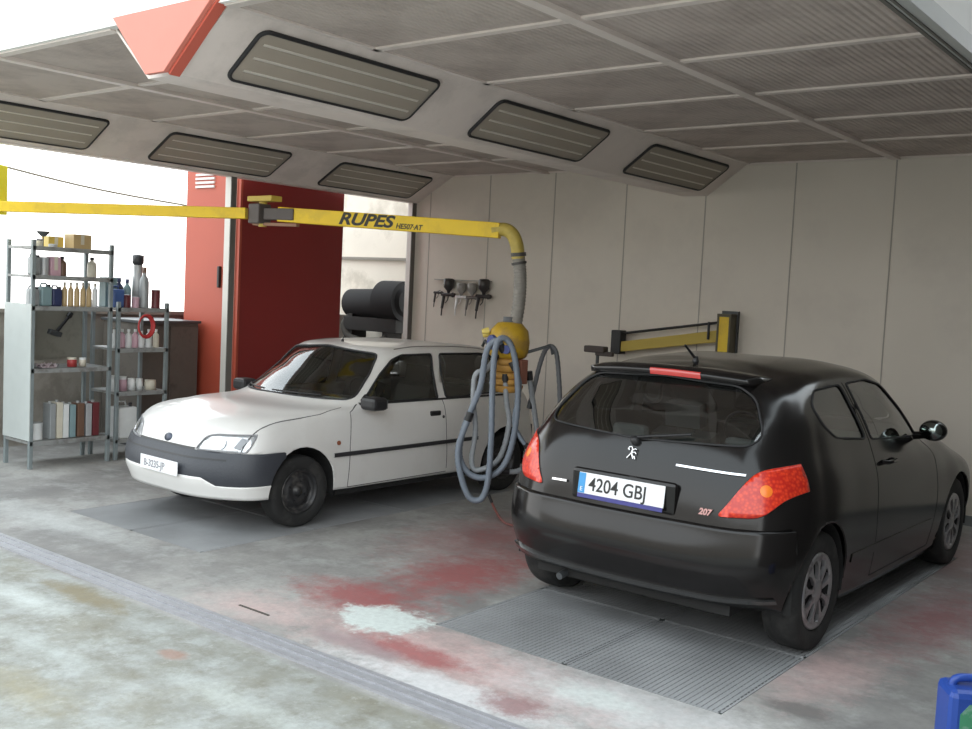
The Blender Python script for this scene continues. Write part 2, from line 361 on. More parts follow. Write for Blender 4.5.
# luminaires
lens = bpy.data.materials.new('light_cover'); lens.use_nodes = True
_t = lens.node_tree; _t.nodes.clear(); _o = _t.nodes.new('ShaderNodeOutputMaterial'); _a = _t.nodes.new('ShaderNodeBsdfTransparent'); _p = _t.nodes.new('ShaderNodeBsdfPrincipled'); _m = _t.nodes.new('ShaderNodeMixShader')
_a.inputs[0].default_value = (.88, .86, .80, 1); _p.inputs['Base Color'].default_value = (.60, .54, .47, 1); _p.inputs['Roughness'].default_value = .35; _p.inputs['Specular IOR Level'].default_value = .3
_m.inputs[0].default_value = .45; _t.links.new(_a.outputs[0], _m.inputs[1]); _t.links.new(_p.outputs[0], _m.inputs[2]); _t.links.new(_m.outputs[0], _o.inputs[0])
tubem = mat('fluorescent_tube', (.62, .58, .52), .3)
trough = mat('light_trough', (.50, .45, .40), .6, var=.1)
def rounded(hw, hh, r, n=6):
    P = []
    for (sx_, sy_, a0) in ((1, 1, 0), (-1, 1, 90), (-1, -1, 180), (1, -1, 270)):
        for k_ in range(n+1):
            a = math.radians(a0+90*k_/n); P.append((sx_*(hw-r)+r*math.cos(a), sy_*(hh-r)+r*math.sin(a)))
    return P
def luminaire(A, Bp, y0, y1, label):
    A3 = Vector((A[0], 0, A[1])); B3 = Vector((Bp[0], 0, Bp[1])); d = (B3-A3); Lh = d.length; d.normalize()
    nrm = Vector((0, 1, 0)).cross(d)                       # pointing down into the bay
    if nrm.z > 0: nrm = -nrm
    cc = A3 + d*Lh*.525 + Vector((0, (y0+y1)/2, 0))
    root = thing('ceiling_light', label, 'ceiling light', cc, 0, 'recessed lights of the slanted fascias')
    hw, hh = (y1-y0)/2, Lh*.36
    P = lambda a, b_, o: tuple(Vector((0, 1, 0))*a + d*b_ + nrm*o)
    ro = rounded(hw, hh, .055)
    b = MB(); b.tube([P(a, q, .008) for a, q in ro], .0135, 8, closed=True); b.build('gasket', black_rubber, root)
    b = MB(); b.add([P(a, q, .003) for a, q in ro], [tuple(range(len(ro)))]); b.build('reflector', trough, root)
    for k_ in (-.55, 0., .55):
        b = MB(); b.cyl(P(-hw+.06, hh*k_, .006), P(hw-.06, hh*k_, .006), .014, n=8); b.build('light_tube', tubem, root)
    ri = rounded(hw-.006, hh-.006, .05); b = MB(); b.add([P(a, q, .016) for a, q in ri], [tuple(range(len(ri)))]); b.build('cover_glass', lens, root)
spans = ((3.68, 5.17), (5.82, 7.30), (8.02, 9.55))
for (A, Bp, nm) in (((XE1, H), (XB1, ZB), 'middle beam'), ((XE2, H), (XB3, ZB), 'left fascia')):
    for n_, (a, b__) in zip(('nearest', 'middle', 'farthest'), spans):
        luminaire(A, Bp, a, b__, f'unlit ceiling light with black rubber surround, {n_} of three on the {nm}')

# posts of the booth frame
def post(x, y, z1, label, w_=.05):
    r = thing('frame_post', label, 'post', (x, y, 0)); b = MB(); b.box(-w_, w_, -.03, .03, 0, z1); b.build('shaft', mat('post_paint', (.62, .60, .56), .4, .2), r, .004)
    b = MB(); b.box(w_, w_+.012, -.035, .035, 0, z1); b.build('dark_channel', dark_seam, r)
    b = MB(); b.box(-.08, .08, -.07, .07, 0, .008); b.build('base_plate', steel, r)
post(-9.03, 6.93, ZB, 'pale steel post in front of the red cabin')
post(-9.03, 9.78, ZB, 'pale steel corner post left of the hanging spray guns', .04)
# ------------------------------------------------------------------ cars
def herm(P, t_new_per, closed_mirror):
    """P: (n,3) array already padded by one on each side; k samples per span."""
    n = len(P); k = t_new_per; out_ = []
    def tan(i):
        d0 = np.linalg.norm(P[i]-P[i-1])+1e-6; d1 = np.linalg.norm(P[i+1]-P[i])+1e-6
        return ((P[i]-P[i-1])/d0*d1 + (P[i+1]-P[i])/d1*d0)/(d0+d1)
    for i in range(1, n-2):
        h = np.linalg.norm(P[i+1]-P[i]); m0 = tan(i)*h; m1 = tan(i+1)*h
        for j in range(k):
            t = j/k; out_.append((2*t**3-3*t*t+1)*P[i]+(t**3-2*t*t+t)*m0+(-2*t**3+3*t*t)*P[i+1]+(t**3-t*t)*m1)
    out_.append(P[n-2]); return np.array(out_)
def car_shell(rings, S=1., k=8):
    G = np.array(rings, float)*S                    # [J][I][3]
    mir = np.array([1, -1, 1])
    rows = []
    for r in G:
        P = np.vstack([r[1]*mir, r, r[-2]*mir]); rows.append(herm(P, k, True))
    R = np.array(rows); cols = []
    for i in range(R.shape[1]):
        c = R[:, i]; P = np.vstack([2*c[0]-c[1], c, c[-2]*mir]); cols.append(herm(P, k, True))
    Gd = np.array(cols)                             # [I'][J'][3]
    I, J = Gd.shape[:2]; bm = bmesh.new(); vs = {}
    for s in (1, -1):
        for i in range(I):
            for j in range(J):
                p = Gd[i, j].copy(); p[1] = max(p[1], 0)
                if i in (0, I-1) or j == J-1: p[1] = 0
                vs[s, i, j] = bm.verts.new((p[0], p[1]*s, p[2]))
        for i in range(I-1):
            for j in range(J-1):
                bm.faces.new([vs[s, i, j], vs[s, i+1, j], vs[s, i+1, j+1], vs[s, i, j+1]])
    bmesh.ops.remove_doubles(bm, verts=bm.verts, dist=1e-4)
    bmesh.ops.dissolve_degenerate(bm, edges=bm.edges, dist=1e-5)
    bmesh.ops.recalc_face_normals(bm, faces=bm.faces)
    top = max(bm.faces, key=lambda f: f.calc_center_median().z)
    if top.normal.z < 0: bmesh.ops.reverse_faces(bm, faces=bm.faces)
    for f in bm.faces: f.smooth = True
    return bm
def inpoly(x, y, P):
    c = False; n = len(P)
    for i in range(n):
        x1, y1 = P[i]; x2, y2 = P[(i+1) % n]
        if (y1 > y) != (y2 > y) and x < (x2-x1)*(y-y1)/(y2-y1)+x1: c = not c
    return c
def roundpoly(P, r, n=4):
    out_ = []; N = len(P)
    for i in range(N):
        a, b, c = Vector(P[i-1]), Vector(P[i]), Vector(P[(i+1) % N])
        d0 = (a-b); d1 = (c-b); l0 = min(r, d0.length*.45); l1 = min(r, d1.length*.45)
        p0 = b+d0.normalized()*l0; p1 = b+d1.normalized()*l1
        for k in range(n+1):
            t = k/n; out_.append(tuple(p0*(1-t)**2+b*2*t*(1-t)+p1*t*t))
    return out_
def carve(bm, axis, poly, cond, remove=True):
    ia, ib = ((1, 2), (0, 2), (0, 1))['xyz'.index(axis)]
    lo = [min(p[q] for p in poly)-.12 for q in (0, 1)]; hi = [max(p[q] for p in poly)+.12 for q in (0, 1)]
    n = len(poly)
    def near(f):
        c = f.calc_center_median(); return cond(c) and lo[0] < c[ia] < hi[0] and lo[1] < c[ib] < hi[1]
    for i in range(n):
        p, q = poly[i], poly[(i+1) % n]; dx, dy = q[0]-p[0], q[1]-p[1]; L_ = math.hypot(dx, dy)
        if L_ < 1e-5: continue
        co = [0, 0, 0]; co[ia], co[ib] = p; no = [0, 0, 0]; no[ia], no[ib] = -dy/L_, dx/L_
        fs = []
        for f in bm.faces:                               # only faces the edge segment passes
            c = f.calc_center_median()
            if not near(f): continue
            t = ((c[ia]-p[0])*dx+(c[ib]-p[1])*dy)/L_; d = abs((c[ia]-p[0])*-dy+(c[ib]-p[1])*dx)/L_
            if -.09 < t < L_+.09 and d < .12: fs.append(f)
        if not fs: continue
        es = {e for f in fs for e in f.edges}; vv = {v for f in fs for v in f.verts}
        bmesh.ops.bisect_plane(bm, geom=fs+list(es)+list(vv), dist=1e-5, plane_co=co, plane_no=no)
    sel = []
    for f in bm.faces:
        c = f.calc_center_median()
        if cond(c) and inpoly(c[ia], c[ib], poly): sel.append(f)
    return split_off(bm, sel) if remove else sel
def split_off(bm, sel):
    nb = bmesh.new(); mp = {}
    for f in sel:
        vs = []
        for v in f.verts:
            if v not in mp:
                mp[v] = nb.verts.new(v.co)
            vs.append(mp[v])
        try:
            g = nb.faces.new(vs); g.smooth = True
        except ValueError: pass
    nb.normal_update()
    bmesh.ops.delete(bm, geom=sel, context='FACES')
    return nb
def cutplane(bm, co, no, cond):
    fs = [f for f in bm.faces if cond(f.calc_center_median()) and abs((f.calc_center_median()-Vector(co)).dot(Vector(no))) < .12]
    es = {e for f in fs for e in f.edges}; vv = {v for f in fs for v in f.verts}
    bmesh.ops.bisect_plane(bm, geom=fs+list(es)+list(vv), dist=1e-5, plane_co=co, plane_no=no)
def push(bm, d):
    bm.normal_update()
    mv = [(v, v.normal*d) for v in bm.verts]
    for v, o in mv: v.co += o
def bmobj(bm, name, m, parent, thick=0, off=-1):
    me = bpy.data.meshes.new(name); bm.normal_update(); bm.to_mesh(me)
    o = link(name, me, m, parent)
    if thick:
        s = o.modifiers.new('thickness', 'SOLIDIFY'); s.thickness = thick; s.offset = off; s.use_even_offset = False
    return o
def rim_tube(bm, r, lift=0.):
    """tube along each boundary loop of a carved patch"""
    mb = MB(); edges = {e for e in bm.edges if e.is_boundary}; adj = {}
    for e in edges:
        for v in e.verts: adj.setdefault(v, []).append(e)
    used = set()
    for e0 in list(edges):
        if e0 in used: continue
        loop = [e0.verts[0]]; v = e0.verts[1]; used.add(e0)
        while v != loop[0]:
            loop.append(v); nx = [e for e in adj[v] if e not in used]
            if not nx: break
            used.add(nx[0]); v = nx[0].other_vert(v)
        pts = [u.co + u.normal*lift for u in loop]
        q = [pts[0]]
        for p in pts[1:]:
            if (p-q[-1]).length > .012: q.append(p)
        if len(q) > 6: mb.tube(q, r, 6, closed=True)
    return mb
def strip(bvh, pts, axis, w_, side=1, lift=.002, step=.02):
    """thin ribbon lying on the body along a projected polyline (door gap, moulding)"""
    mb = MB(); P = []
    for a, b in zip(pts[:-1], pts[1:]):
        n = max(1, int(math.hypot(b[0]-a[0], b[1]-a[1])/step)); P += [(a[0]+(b[0]-a[0])*k/n, a[1]+(b[1]-a[1])*k/n) for k in range(n)]
    P.append(pts[-1]); V = []
    for i, p in enumerate(P):
        a = P[max(i-1, 0)]; b = P[min(i+1, len(P)-1)]; d = Vector((b[0]-a[0], b[1]-a[1])).normalized(); nn = Vector((-d.y, d.x))
        row = []
        for s in (-.5, .5):
            q = (p[0]+nn.x*w_*s, p[1]+nn.y*w_*s)
            if axis == 'y': o, dr = Vector((q[0], 3*side, q[1])), Vector((0, -side, 0))
            elif axis == 'x': o, dr = Vector((5*side, q[0], q[1])), Vector((-side, 0, 0))
            else: o, dr = Vector((q[0], q[1], 4)), Vector((0, 0, -1))
            h = bvh.ray_cast(o, dr)
            if h[0] is None: row = None; break
            nrm = h[1] if h[1].dot(dr) < 0 else -h[1]
            row.append((h[0]+nrm*lift, h[0]-nrm*.004))
        V.append(row)
    for r0, r1 in zip(V[:-1], V[1:]):
        if r0 and r1 and (r0[0][0]-r1[0][0]).length < .15:
            v = [r0[0][0], r1[0][0], r1[1][0], r0[1][0], r0[0][1], r1[0][1], r1[1][1], r0[1][1]]
            mb.add(v, [(0, 1, 2, 3), (0, 4, 5, 1), (2, 6, 7, 3)], False)
    return mb
def hitp(bvh, o, d):
    h = bvh.ray_cast(Vector(o), Vector(d)); return (h[0], h[1]) if h[0] else (Vector(o), -Vector(d))

def wheel(parent, cx, cy, r, wd, side, kind, S=1.):
    """tyre with its rim; side=+1 outer face towards +y"""
    o = Vector((cx, cy, r)); ax = (0, side, 0); rr = r*(.64 if kind == 'cap' else .615)
    t = MB(); h = wd/2
    t.lathe([(rr, -h*.8), (rr+.02, -h*.97), (r*.9, -h), (r*.965, -h*.9), (r*.99, -h*.62), (r, -h*.3), (r, h*.3), (r*.99, h*.62), (r*.965, h*.9), (r*.9, h), (rr+.02, h*.97), (rr, h*.8)], o, ax, 48)
    for k in (-.35, 0., .35): t.lathe([(r*.985, h*k-.004), (r*1.002, h*k-.004), (r*1.002, h*k-.002), (r*.985, h*k-.002)], o, ax, 48)
    ty = t.build('wheel', mat('tyre_rubber', (.016, .016, .016), .8, var=.2, vscale=10, grime=(.06, .057, .054), gscale=7, gamt=.35), parent)
    b = MB()
    if kind == 'cap':
        b.lathe([(rr+.002, h*.80), (rr*.99, h*.93), (rr*.93, h*.97), (rr*.86, h*.93), (rr*.82, h*.86)], o, ax, 48)
        b.lathe([(.001, h*.98), (rr*.2, h*.97), (rr*.27, h*.93), (rr*.34, h*.88)], o, ax, 32)
        e1, e2 = Vector((1, 0, 0)), Vector((0, 0, 1)); ay = Vector(ax)
        for k in range(9):
            a = 2*math.pi*k/9+.2; P = []
            for (f_, wa) in ((.30, .20), (.5, .105), (.68, .10), (.86, .20)):
                P.append((f_, wa))
            L_ = [o + ay*h*(.90+.06*math.sin(f_*3)) + (e1*math.cos(a-wa)+e2*math.sin(a-wa))*rr*f_ for f_, wa in P]
            R_ = [o + ay*h*(.90+.06*math.sin(f_*3)) + (e1*math.cos(a+wa)+e2*math.sin(a+wa))*rr*f_ for f_, wa in P]
            n = len(P); v = L_+R_+[p-ay*.02 for p in L_+R_]
            f = [(i, i+1, n+i+1, n+i) for i in range(n-1)]+[(i, i+1, 2*n+i+1, 2*n+i) for i in range(n-1)]+[(n+i, n+i+1, 3*n+i+1, 3*n+i) for i in range(n-1)]
            b.add(v, f)
        b.build('hub_cap', mat('silver_hubcap', (.42, .41, .42), .3, .75, var=.15, vscale=30, grime=(.16, .13, .13), gscale=12, gamt=.6), ty)
        c = MB(); c.lathe([(.001, h*.3), (rr*.9, h*.3), (rr, h*.8)], o, ax, 32); c.build('steel_disc', mat('wheel_dark', (.02, .02, .022), .6), ty)
    else:
        b.lathe([(rr+.002, h*.80), (rr, h*.9), (rr*.95, h*.88), (rr*.9, h*.5), (rr*.84, h*.28), (rr*.72, h*.30), (rr*.6, h*.55), (rr*.42, h*.6), (rr*.34, h*.45), (rr*.2, h*.5), (rr*.18, h*.75), (.001, h*.78)], o, ax, 40)
        c = b; e1, e2 = Vector((1, 0, 0)), Vector((0, 0, 1)); ay = Vector(ax)
        for k in range(4):
            a = math.pi*k/2+.4; p = o+(e1*math.cos(a)+e2*math.sin(a))*rr*.45; c.cyl(p+ay*h*.5, p+ay*h*.72, .011, n=6)
        for k in range(8):
            a = math.pi*k/4; p = o+(e1*math.cos(a)+e2*math.sin(a))*rr*.76; c.cyl(p+ay*h*.22, p+ay*h*.34, .02, n=10)
        b.build('steel_rim', mat('rim_black', (.035, .035, .037), .45, .3, var=.3, vscale=14, grime=(.14, .13, .12), gscale=9, gamt=.6), ty)
    return ty
def arch_liner(parent, cx, cy, cz, r, y0, y1):
    b = MB(); n = 20; v = []
    for k in range(n+1):
        a = math.radians(-12+204*k/n)
        for y in (y0, y1): v.append((cx+r*math.cos(a), y, cz+r*math.sin(a)))
    b.add(v, [(2*k, 2*k+1, 2*k+3, 2*k+2) for k in range(n)])
    b.add([(cx+r*math.cos(math.radians(-12+204*k/n)), y0, cz+r*math.sin(math.radians(-12+204*k/n))) for k in range(n+1)], [tuple(range(n+1))])
    return b
def seat(parent, x, y, z, m, wd=.48, rear=False):
    b = MB(); hw = wd/2
    if rear:
        b.box(x-.02, x+.48, y-hw, y+hw, z, z+.18); b.box(x-.14, x+.0, y-hw, y+hw, z+.1, z+.62, Matrix.Rotation(math.radians(-14), 3, 'Y'), (x-.07, y, z+.1))
    else:
        b.box(x, x+.48, y-hw, y+hw, z, z+.16); b.box(x-.13, x+.0, y-hw+.02, y+hw-.02, z+.08, z+.66, Matrix.Rotation(math.radians(-16), 3, 'Y'), (x-.06, y, z+.1))
        b.box(x-.27, x-.17, y-.13, y+.13, z+.68, z+.84, Matrix.Rotation(math.radians(-10), 3, 'Y'))
        b.cyl((x-.2, y-.06, z+.58), (x-.22, y-.06, z+.72), .008, n=6); b.cyl((x-.2, y+.06, z+.58), (x-.22, y+.06, z+.72), .008, n=6)
    return b.build('seat', m, parent, .03)
def plate(parent, pos, ex, ez, w_, h_, nm='licence_plate'):
    ex = Vector(ex).normalized(); ez = Vector(ez).normalized(); n = ex.cross(ez); p = Vector(pos)
    b = MB(); q = [p+ex*a*w_/2+ez*c*h_/2 for a, c in ((-1, -1), (1, -1), (1, 1), (-1, 1))]
    b.quadbox(q, n*.006); o = b.build(nm, mat('plate_white', (.80, .80, .82), .35), parent, .002)
    return o, p+n*.0065, ex, ez, n

# ---------------- black three-door hatchback, seen from behind
P207 = [
 [(-.58,0,.30),(-.57,.35,.30),(-.52,.62,.30),(-.42,.76,.29),(-.33,.80,.26),(0,.82,.22),(.5,.82,.19),(1.1,.82,.18),(1.7,.82,.18),(2.2,.82,.18),(2.54,.82,.2),(3.0,.76,.2),(3.27,.42,.2),(3.33,0,.2)],
 [(-.66,0,.50),(-.645,.35,.50),(-.595,.62,.50),(-.47,.80,.50),(-.33,.855,.48),(0,.873,.48),(.5,.86,.42),(1.1,.855,.40),(1.7,.855,.40),(2.2,.865,.45),(2.54,.874,.48),(3.05,.80,.45),(3.32,.45,.45),(3.38,0,.45)],
 [(-.625,0,.665),(-.61,.35,.665),(-.57,.62,.665),(-.45,.80,.67),(-.32,.855,.70),(0,.874,.72),(.5,.868,.68),(1.1,.865,.66),(1.7,.862,.66),(2.2,.865,.68),(2.54,.86,.72),(2.98,.78,.70),(3.22,.45,.68),(3.28,0,.68)],
 [(-.575,0,.86),(-.565,.35,.86),(-.525,.60,.86),(-.41,.77,.88),(-.29,.83,.90),(0,.852,.89),(.5,.848,.86),(1.1,.845,.84),(1.7,.84,.83),(2.15,.82,.84),(2.5,.76,.86),(2.85,.62,.82),(3.0,.38,.80),(3.05,0,.80)],
 [(-.50,0,1.03),(-.49,.35,1.03),(-.44,.58,1.035),(-.33,.715,1.05),(-.2,.77,1.06),(.05,.79,1.05),(.5,.79,1.03),(1.1,.79,.99),(1.65,.775,.95),(2.0,.74,.93),(2.2,.66,.94),(2.38,.50,.95),(2.5,.28,.96),(2.53,0,.96)],
 [(-.36,0,1.22),(-.35,.33,1.22),(-.30,.53,1.22),(-.2,.65,1.22),(-.05,.69,1.23),(.15,.705,1.23),(.55,.71,1.22),(1.05,.71,1.21),(1.45,.70,1.19),(1.72,.66,1.16),(1.88,.58,1.18),(2.0,.44,1.20),(2.08,.24,1.21),(2.1,0,1.21)],
 [(-.18,0,1.40),(-.17,.30,1.395),(-.13,.46,1.38),(-.03,.54,1.365),(.1,.57,1.37),(.25,.59,1.385),(.6,.60,1.40),(1.0,.60,1.40),(1.22,.59,1.385),(1.38,.56,1.37),(1.5,.49,1.38),(1.58,.36,1.395),(1.62,.2,1.405),(1.64,0,1.407)],
 [(-.05,0,1.425),(-.03,.22,1.425),(0,.36,1.415),(.1,.40,1.42),(.2,.42,1.43),(.35,.43,1.44),(.65,.44,1.452),(.95,.44,1.452),(1.12,.42,1.443),(1.22,.38,1.438),(1.3,.32,1.438),(1.36,.22,1.435),(1.4,.12,1.432),(1.42,0,1.432)],
 [(.1,0,1.445),(.12,0,1.446),(.18,0,1.45),(.26,0,1.458),(.34,0,1.463),(.45,0,1.466),(.65,0,1.47),(.85,0,1.47),(.98,0,1.466),(1.06,0,1.463),(1.12,0,1.46),(1.16,0,1.459),(1.2,0,1.457),(1.22,0,1.456)]]
S2 = 1.05
def sc(P, S=S2): return [(a*S, b*S) for a, b in P]
def black_car():
    root = thing('hatchback_car', 'black three-door hatchback seen from behind with white licence plate and silver hubcaps', 'car', (-2.8236, 5.496, 0), math.radians(89.4))
    paint = mat('black_car_paint', (.009, .008, .008), .15, spec=.42)
    gl = glass('tinted_car_glass', (.90, 1., .95), .12)
    bm = car_shell(P207, S2)
    bvh = BVHTree.FromBMesh(bm)
    full = bm.copy()
    R = .355*S2
    for cx in (0, 2.54):
        circ = [(cx*S2+R*math.cos(math.radians(a)), .325*S2+R*math.sin(math.radians(a))) for a in range(0, 360, 12)]
        circ = circ[:16]+[(cx*S2-R, .05), (cx*S2+R, .05)]
        for s in (1, -1): carve(bm, 'y', circ, lambda c, s=s: c.y*s > .5).free()
    # glass
    panes = []
    rw = roundpoly(sc([(-.60, 1.075), (0, 1.05), (.60, 1.075), (.635, 1.13), (.53, 1.30), (.43, 1.355), (0, 1.375), (-.43, 1.355), (-.53, 1.30), (-.635, 1.13)]), .05)
    panes.append(('rear_window', carve(bm, 'x', rw, lambda c: c.x < .1)))
    ws = roundpoly(sc([(-.66, .99), (0, .985), (.66, .99), (.50, 1.355), (0, 1.39), (-.50, 1.355)]), .05)
    panes.append(('windscreen', carve(bm, 'x', ws, lambda c: c.x > 1.3)))
    dw = roundpoly(sc([(1.90, .975), (.86, 1.035), (.74, 1.355), (1.1, 1.365), (1.36, 1.325), (1.62, 1.19), (1.86, 1.03)]), .03)
    qw = roundpoly(sc([(.76, 1.045), (.30, 1.085), (.17, 1.16), (.14, 1.26), (.26, 1.335), (.64, 1.352)]), .04)
    for s in (1, -1):
        panes.append(('side_window', carve(bm, 'y', dw, lambda c, s=s: c.y*s > .4)))
        panes.append(('quarter_window', carve(bm, 'y', qw, lambda c, s=s: c.y*s > .4)))
    for nm, pb in panes:
        rm = rim_tube(pb, .006, .001)
        push(pb, -.006); o = bmobj(pb, nm, gl, root)
        rm.build('window_seal', black_rubber, o); pb.free()
    # tail lamps
    lp = roundpoly(sc([(.525, .735), (.57, .80), (.615, .885), (.655, .95), (.70, .975), (.80, 1.0), (.95, 1.02), (.95, .93), (.80, .84), (.74, .765), (.70, .745)]), .03)
    lampred = bpy.data.materials.new('tail_lamp_red'); lampred.use_nodes = True
    t = lampred.node_tree; b_ = t.nodes['Principled BSDF']; b_.inputs['Roughness'].default_value = .25; b_.inputs['Coat Weight'].default_value = .3
    vo = t.nodes.new('ShaderNodeTexVoronoi'); vo.inputs['Scale'].default_value = 55; tcn = t.nodes.new('ShaderNodeTexCoord'); t.links.new(tcn.outputs['Object'], vo.inputs['Vector'])
    r_ = t.nodes.new('ShaderNodeValToRGB'); r_.color_ramp.elements[0].color = (.85, .07, .02, 1); r_.color_ramp.elements[1].color = (.55, .02, .012, 1); r_.color_ramp.elements[1].position = .7
    t.links.new(vo.outputs['Distance'], r_.inputs[0]); t.links.new(r_.outputs[0], b_.inputs['Base Color'])
    cutplane(bm, (-.24*S2, 0, 0), (1, 0, 0), lambda c: .7 < c.z < 1.1 and abs(c.y) > .5)
    for s in (1, -1):
        pl = [(a*s, b) for a, b in lp]
        lb = carve(bm, 'x', pl, lambda c, s=s: c.x < -.24*S2 and c.y*s > .4)
        rm = rim_tube(lb, .004); push(lb, .007); o = bmobj(lb, 'tail_lamp', lampred, root, .012); rm.build('lamp_edge', black_rubber, o)
        # amber indicator bowl inside the cluster
        h, n_ = hitp(bvh, (-3, s*.72*S2, .875*S2), (1, 0, 0)); q = MB(); q.lathe([(.001, .008), (.02, .007), (.032, .003)], h+n_*.004, n_, 24); q.build('indicator_lens', mat('amber_lens', (1., .24, .03), .25), o)
        lb.free()
    cutplane(bm, (-.382, 0, 0), (1, 0, 0), lambda c: c.z < .8)
    bp2 = carve(bm, 'x', sc([(-1, .685), (1, .685), (1, .1), (-1, .1)]), lambda c: c.x < -.382)
    push(bp2, .017); bmobj(bp2, 'rear_bumper', paint, root, .03)
    bmobj(bm, 'body', paint, root, .018)
    # panel gaps
    gap = mat('panel_gap', (.002, .002, .002), .9)
    g = MB()
    for s in (1, -1):
        for ln in ([(.69, 1.36), (.81, 1.03), (.80, .62), (.84, .24)], [(.84, .24), (1.98, .235)], [(1.98, .235), (2.02, .5), (1.99, .9), (1.93, .965)]):
            strip(bvh, sc(ln), 'y', .006, s, .0012).build('door_gap', gap, root)
    # side rubbing strip, bumper crease with chrome-bright edge
    for s in (1, -1):
        strip(bvh, sc([(.42, .42), (1.95, .40)]), 'y', .05, s, .006).build('side_moulding', paint, root)
    strip(bvh, sc([(-.78, .345), (-.5, .335), (0, .33), (.5, .335), (.78, .345)]), 'x', .020, -1, .034).build('bumper_moulding', mat('glossy_black_trim', (.03, .03, .03), .12, coat=1.), root)
    # tailgate recess with plate, bright strips, badge, writing
    nrm_z = Vector((-.18, 0, 1)).normalized()
    h, n_ = hitp(bvh, (-3, 0, .80*S2), (1, 0, 0))
    ez = Vector((.25, 0, 1)).normalized()
    q = MB(); q.box(-.617*S2, -.575*S2, -.33, .33, .70*S2, .868*S2); q.build('plate_recess', paint, root, .02)
    po, pp, ex, ez, nn = plate(root, (-.624*S2, 0, .792*S2), (0, -1, 0), (.12, 0, 1), .545, .118)
    m_txt = mat('plate_black_ink', (.02, .02, .02), .5)
    text_mesh('plate_number', '4204 GBJ', .105, m_txt, po, pp-ex*.205-ez*.036, ex, ez, offset=.001, sx=.92)
    q = MB(); a = pp-ex*.25; q.quadbox([a-ex*.022-ez*.056, a+ex*.022-ez*.056, a+ex*.022+ez*.056, a-ex*.022+ez*.056], nn*.0015); q.build('country_band', mat('plate_blue', (.06, .30, .62), .4), po)
    text_mesh('country_letter', 'E', .035, mat('plate_white', (.8, .8, .8)), po, pp-ex*.25-ez*.045+nn*.002, ex, ez, align='CENTER')
    q = MB(); a = pp-ez*.069; q.quadbox([a-ex*.27-ez*.012, a+ex*.27-ez*.012, a+ex*.27+ez*.010, a-ex*.27+ez*.010], nn*.004); q.build('dealer_strip', mat('dealer_blue', (.05, .05, .22), .4), po)
    strip(bvh, sc([(-.27, .948), (-.62, .940)]), 'x', .010, -1, .012).build('bright_strip', chrome, root); strip(bvh, sc([(.46, .775), (.36, .778)]), 'x', .012, -1, .012).build('bright_strip', chrome, root)  # two short bright strips on the tailgate, uneven in height and length
    # rampant lion badge built from small chrome strokes
    h, n_ = hitp(bvh, (-3, 0, .975*S2), (1, 0, 0)); b = MB(); up_ = Vector((.35, 0, 1)).normalized(); rt_ = Vector((0, -1, 0)); c0 = h+n_*.008
    pth = [[(-.018, .03), (-.004, .034), (.004, .018), (.0, 0), (.008, -.016), (.018, -.034)], [(.002, .012), (.02, .024), (.03, .018)], [(.004, .0), (.022, .004), (.032, -.006)], [(0, -.004), (-.012, -.02), (-.022, -.034)], [(-.018, .03), (-.024, .018), (-.014, .012)], [(.01, -.02), (.026, -.022), (.03, -.036)]]
    for pl in pth: b.tube([c0+rt_*x+up_*y for x, y in pl], .0055, 6)
    b.build('lion_badge', chrome, root)
    h, n_ = hitp(bvh, (-3, -.435*S2, .735*S2), (1, 0, 0))
    text_mesh('model_number', '207', .045, mat('badge_pinkish_chrome', (.75, .45, .45), .2, .8), root, h+n_*.004, (0, -1, 0), (.1, 0, 1), offset=.002, shear=.2)
    # spoiler with high brake lamp
    b = MB(); N_ = 22; top = []; 
    for k in range(N_+1):
        y = (-.50+1.0*k/N_)*S2; e = abs(y)/(.50*S2)
        xr = (-.275+.07*e**2.5)*S2; zr = (1.412-.022*e**2)*S2
        xf = (-.05+.10*e**3)*S2; h_, n_ = hitp(bvh, (xf, y, 3), (0, 0, -1)); zf = h_.z+.004
        top.append([(xf, y, zf), ((xf+xr)/2, y, (zf+zr)/2+.012), (xr, y, zr), (xr+.012, y, zr-.034), (xf-.06, y, zr-.055)])
    v = [p for r_2 in top for p in r_2]; f = []
    for k in range(N_):
        for j in range(4): f.append((k*5+j, k*5+j+1, k*5+5+j+1, k*5+5+j))
    f += [tuple(range(5)), tuple(N_*5+j for j in range(5))]
    b.add(v, f, True); sp = b.build('roof_spoiler', paint, root)
    b = MB(); rows = []
    for k in range(9):
        y = (-.23+.30*k/8)*S2; e = abs(y)/(.5*S2); xr = (-.275+.07*e**2.5)*S2-.003; zr = (1.412-.022*e**2)*S2
        rows.append([(xr+.01, y, zr+.006), (xr, y, zr-.001), (xr+.012, y, zr-.032)])
    v = [p for r_2 in rows for p in r_2]; b.add(v, [(k*3+j, k*3+j+1, k*3+3+j+1, k*3+3+j) for k in range(8) for j in range(2)], True)
    b.build('high_brake_lamp', mat('brake_lamp_red', (.50, .03, .025), .2, coat=1.), sp)
    # aerial, wiper
    b = MB(); b.cyl((.12*S2, 0, 1.445*S2), (.12*S2, 0, 1.475*S2), .02, .012); b.cyl((.10*S2, 0, 1.47*S2), (-.02, 0, 1.54*S2), .009, .006); b.build('aerial_stub', black_plastic, root)
    b = MB(); h, n_ = hitp(bvh, (-3, 0, 1.035*S2), (1, 0, 0)); b.lathe([(.001, .035), (.022, .03), (.028, 0)], h, n_, 16)
    pts = []
    for k in range(7):
        y = .02-.34*k/6; h2, n2 = hitp(bvh, (-3, y, (1.045+.05*k/6)*S2), (1, 0, 0)); pts.append(h2+n2*.022)
    b.tube(pts, .008, 6); b.build('rear_wiper', black_plastic, root)
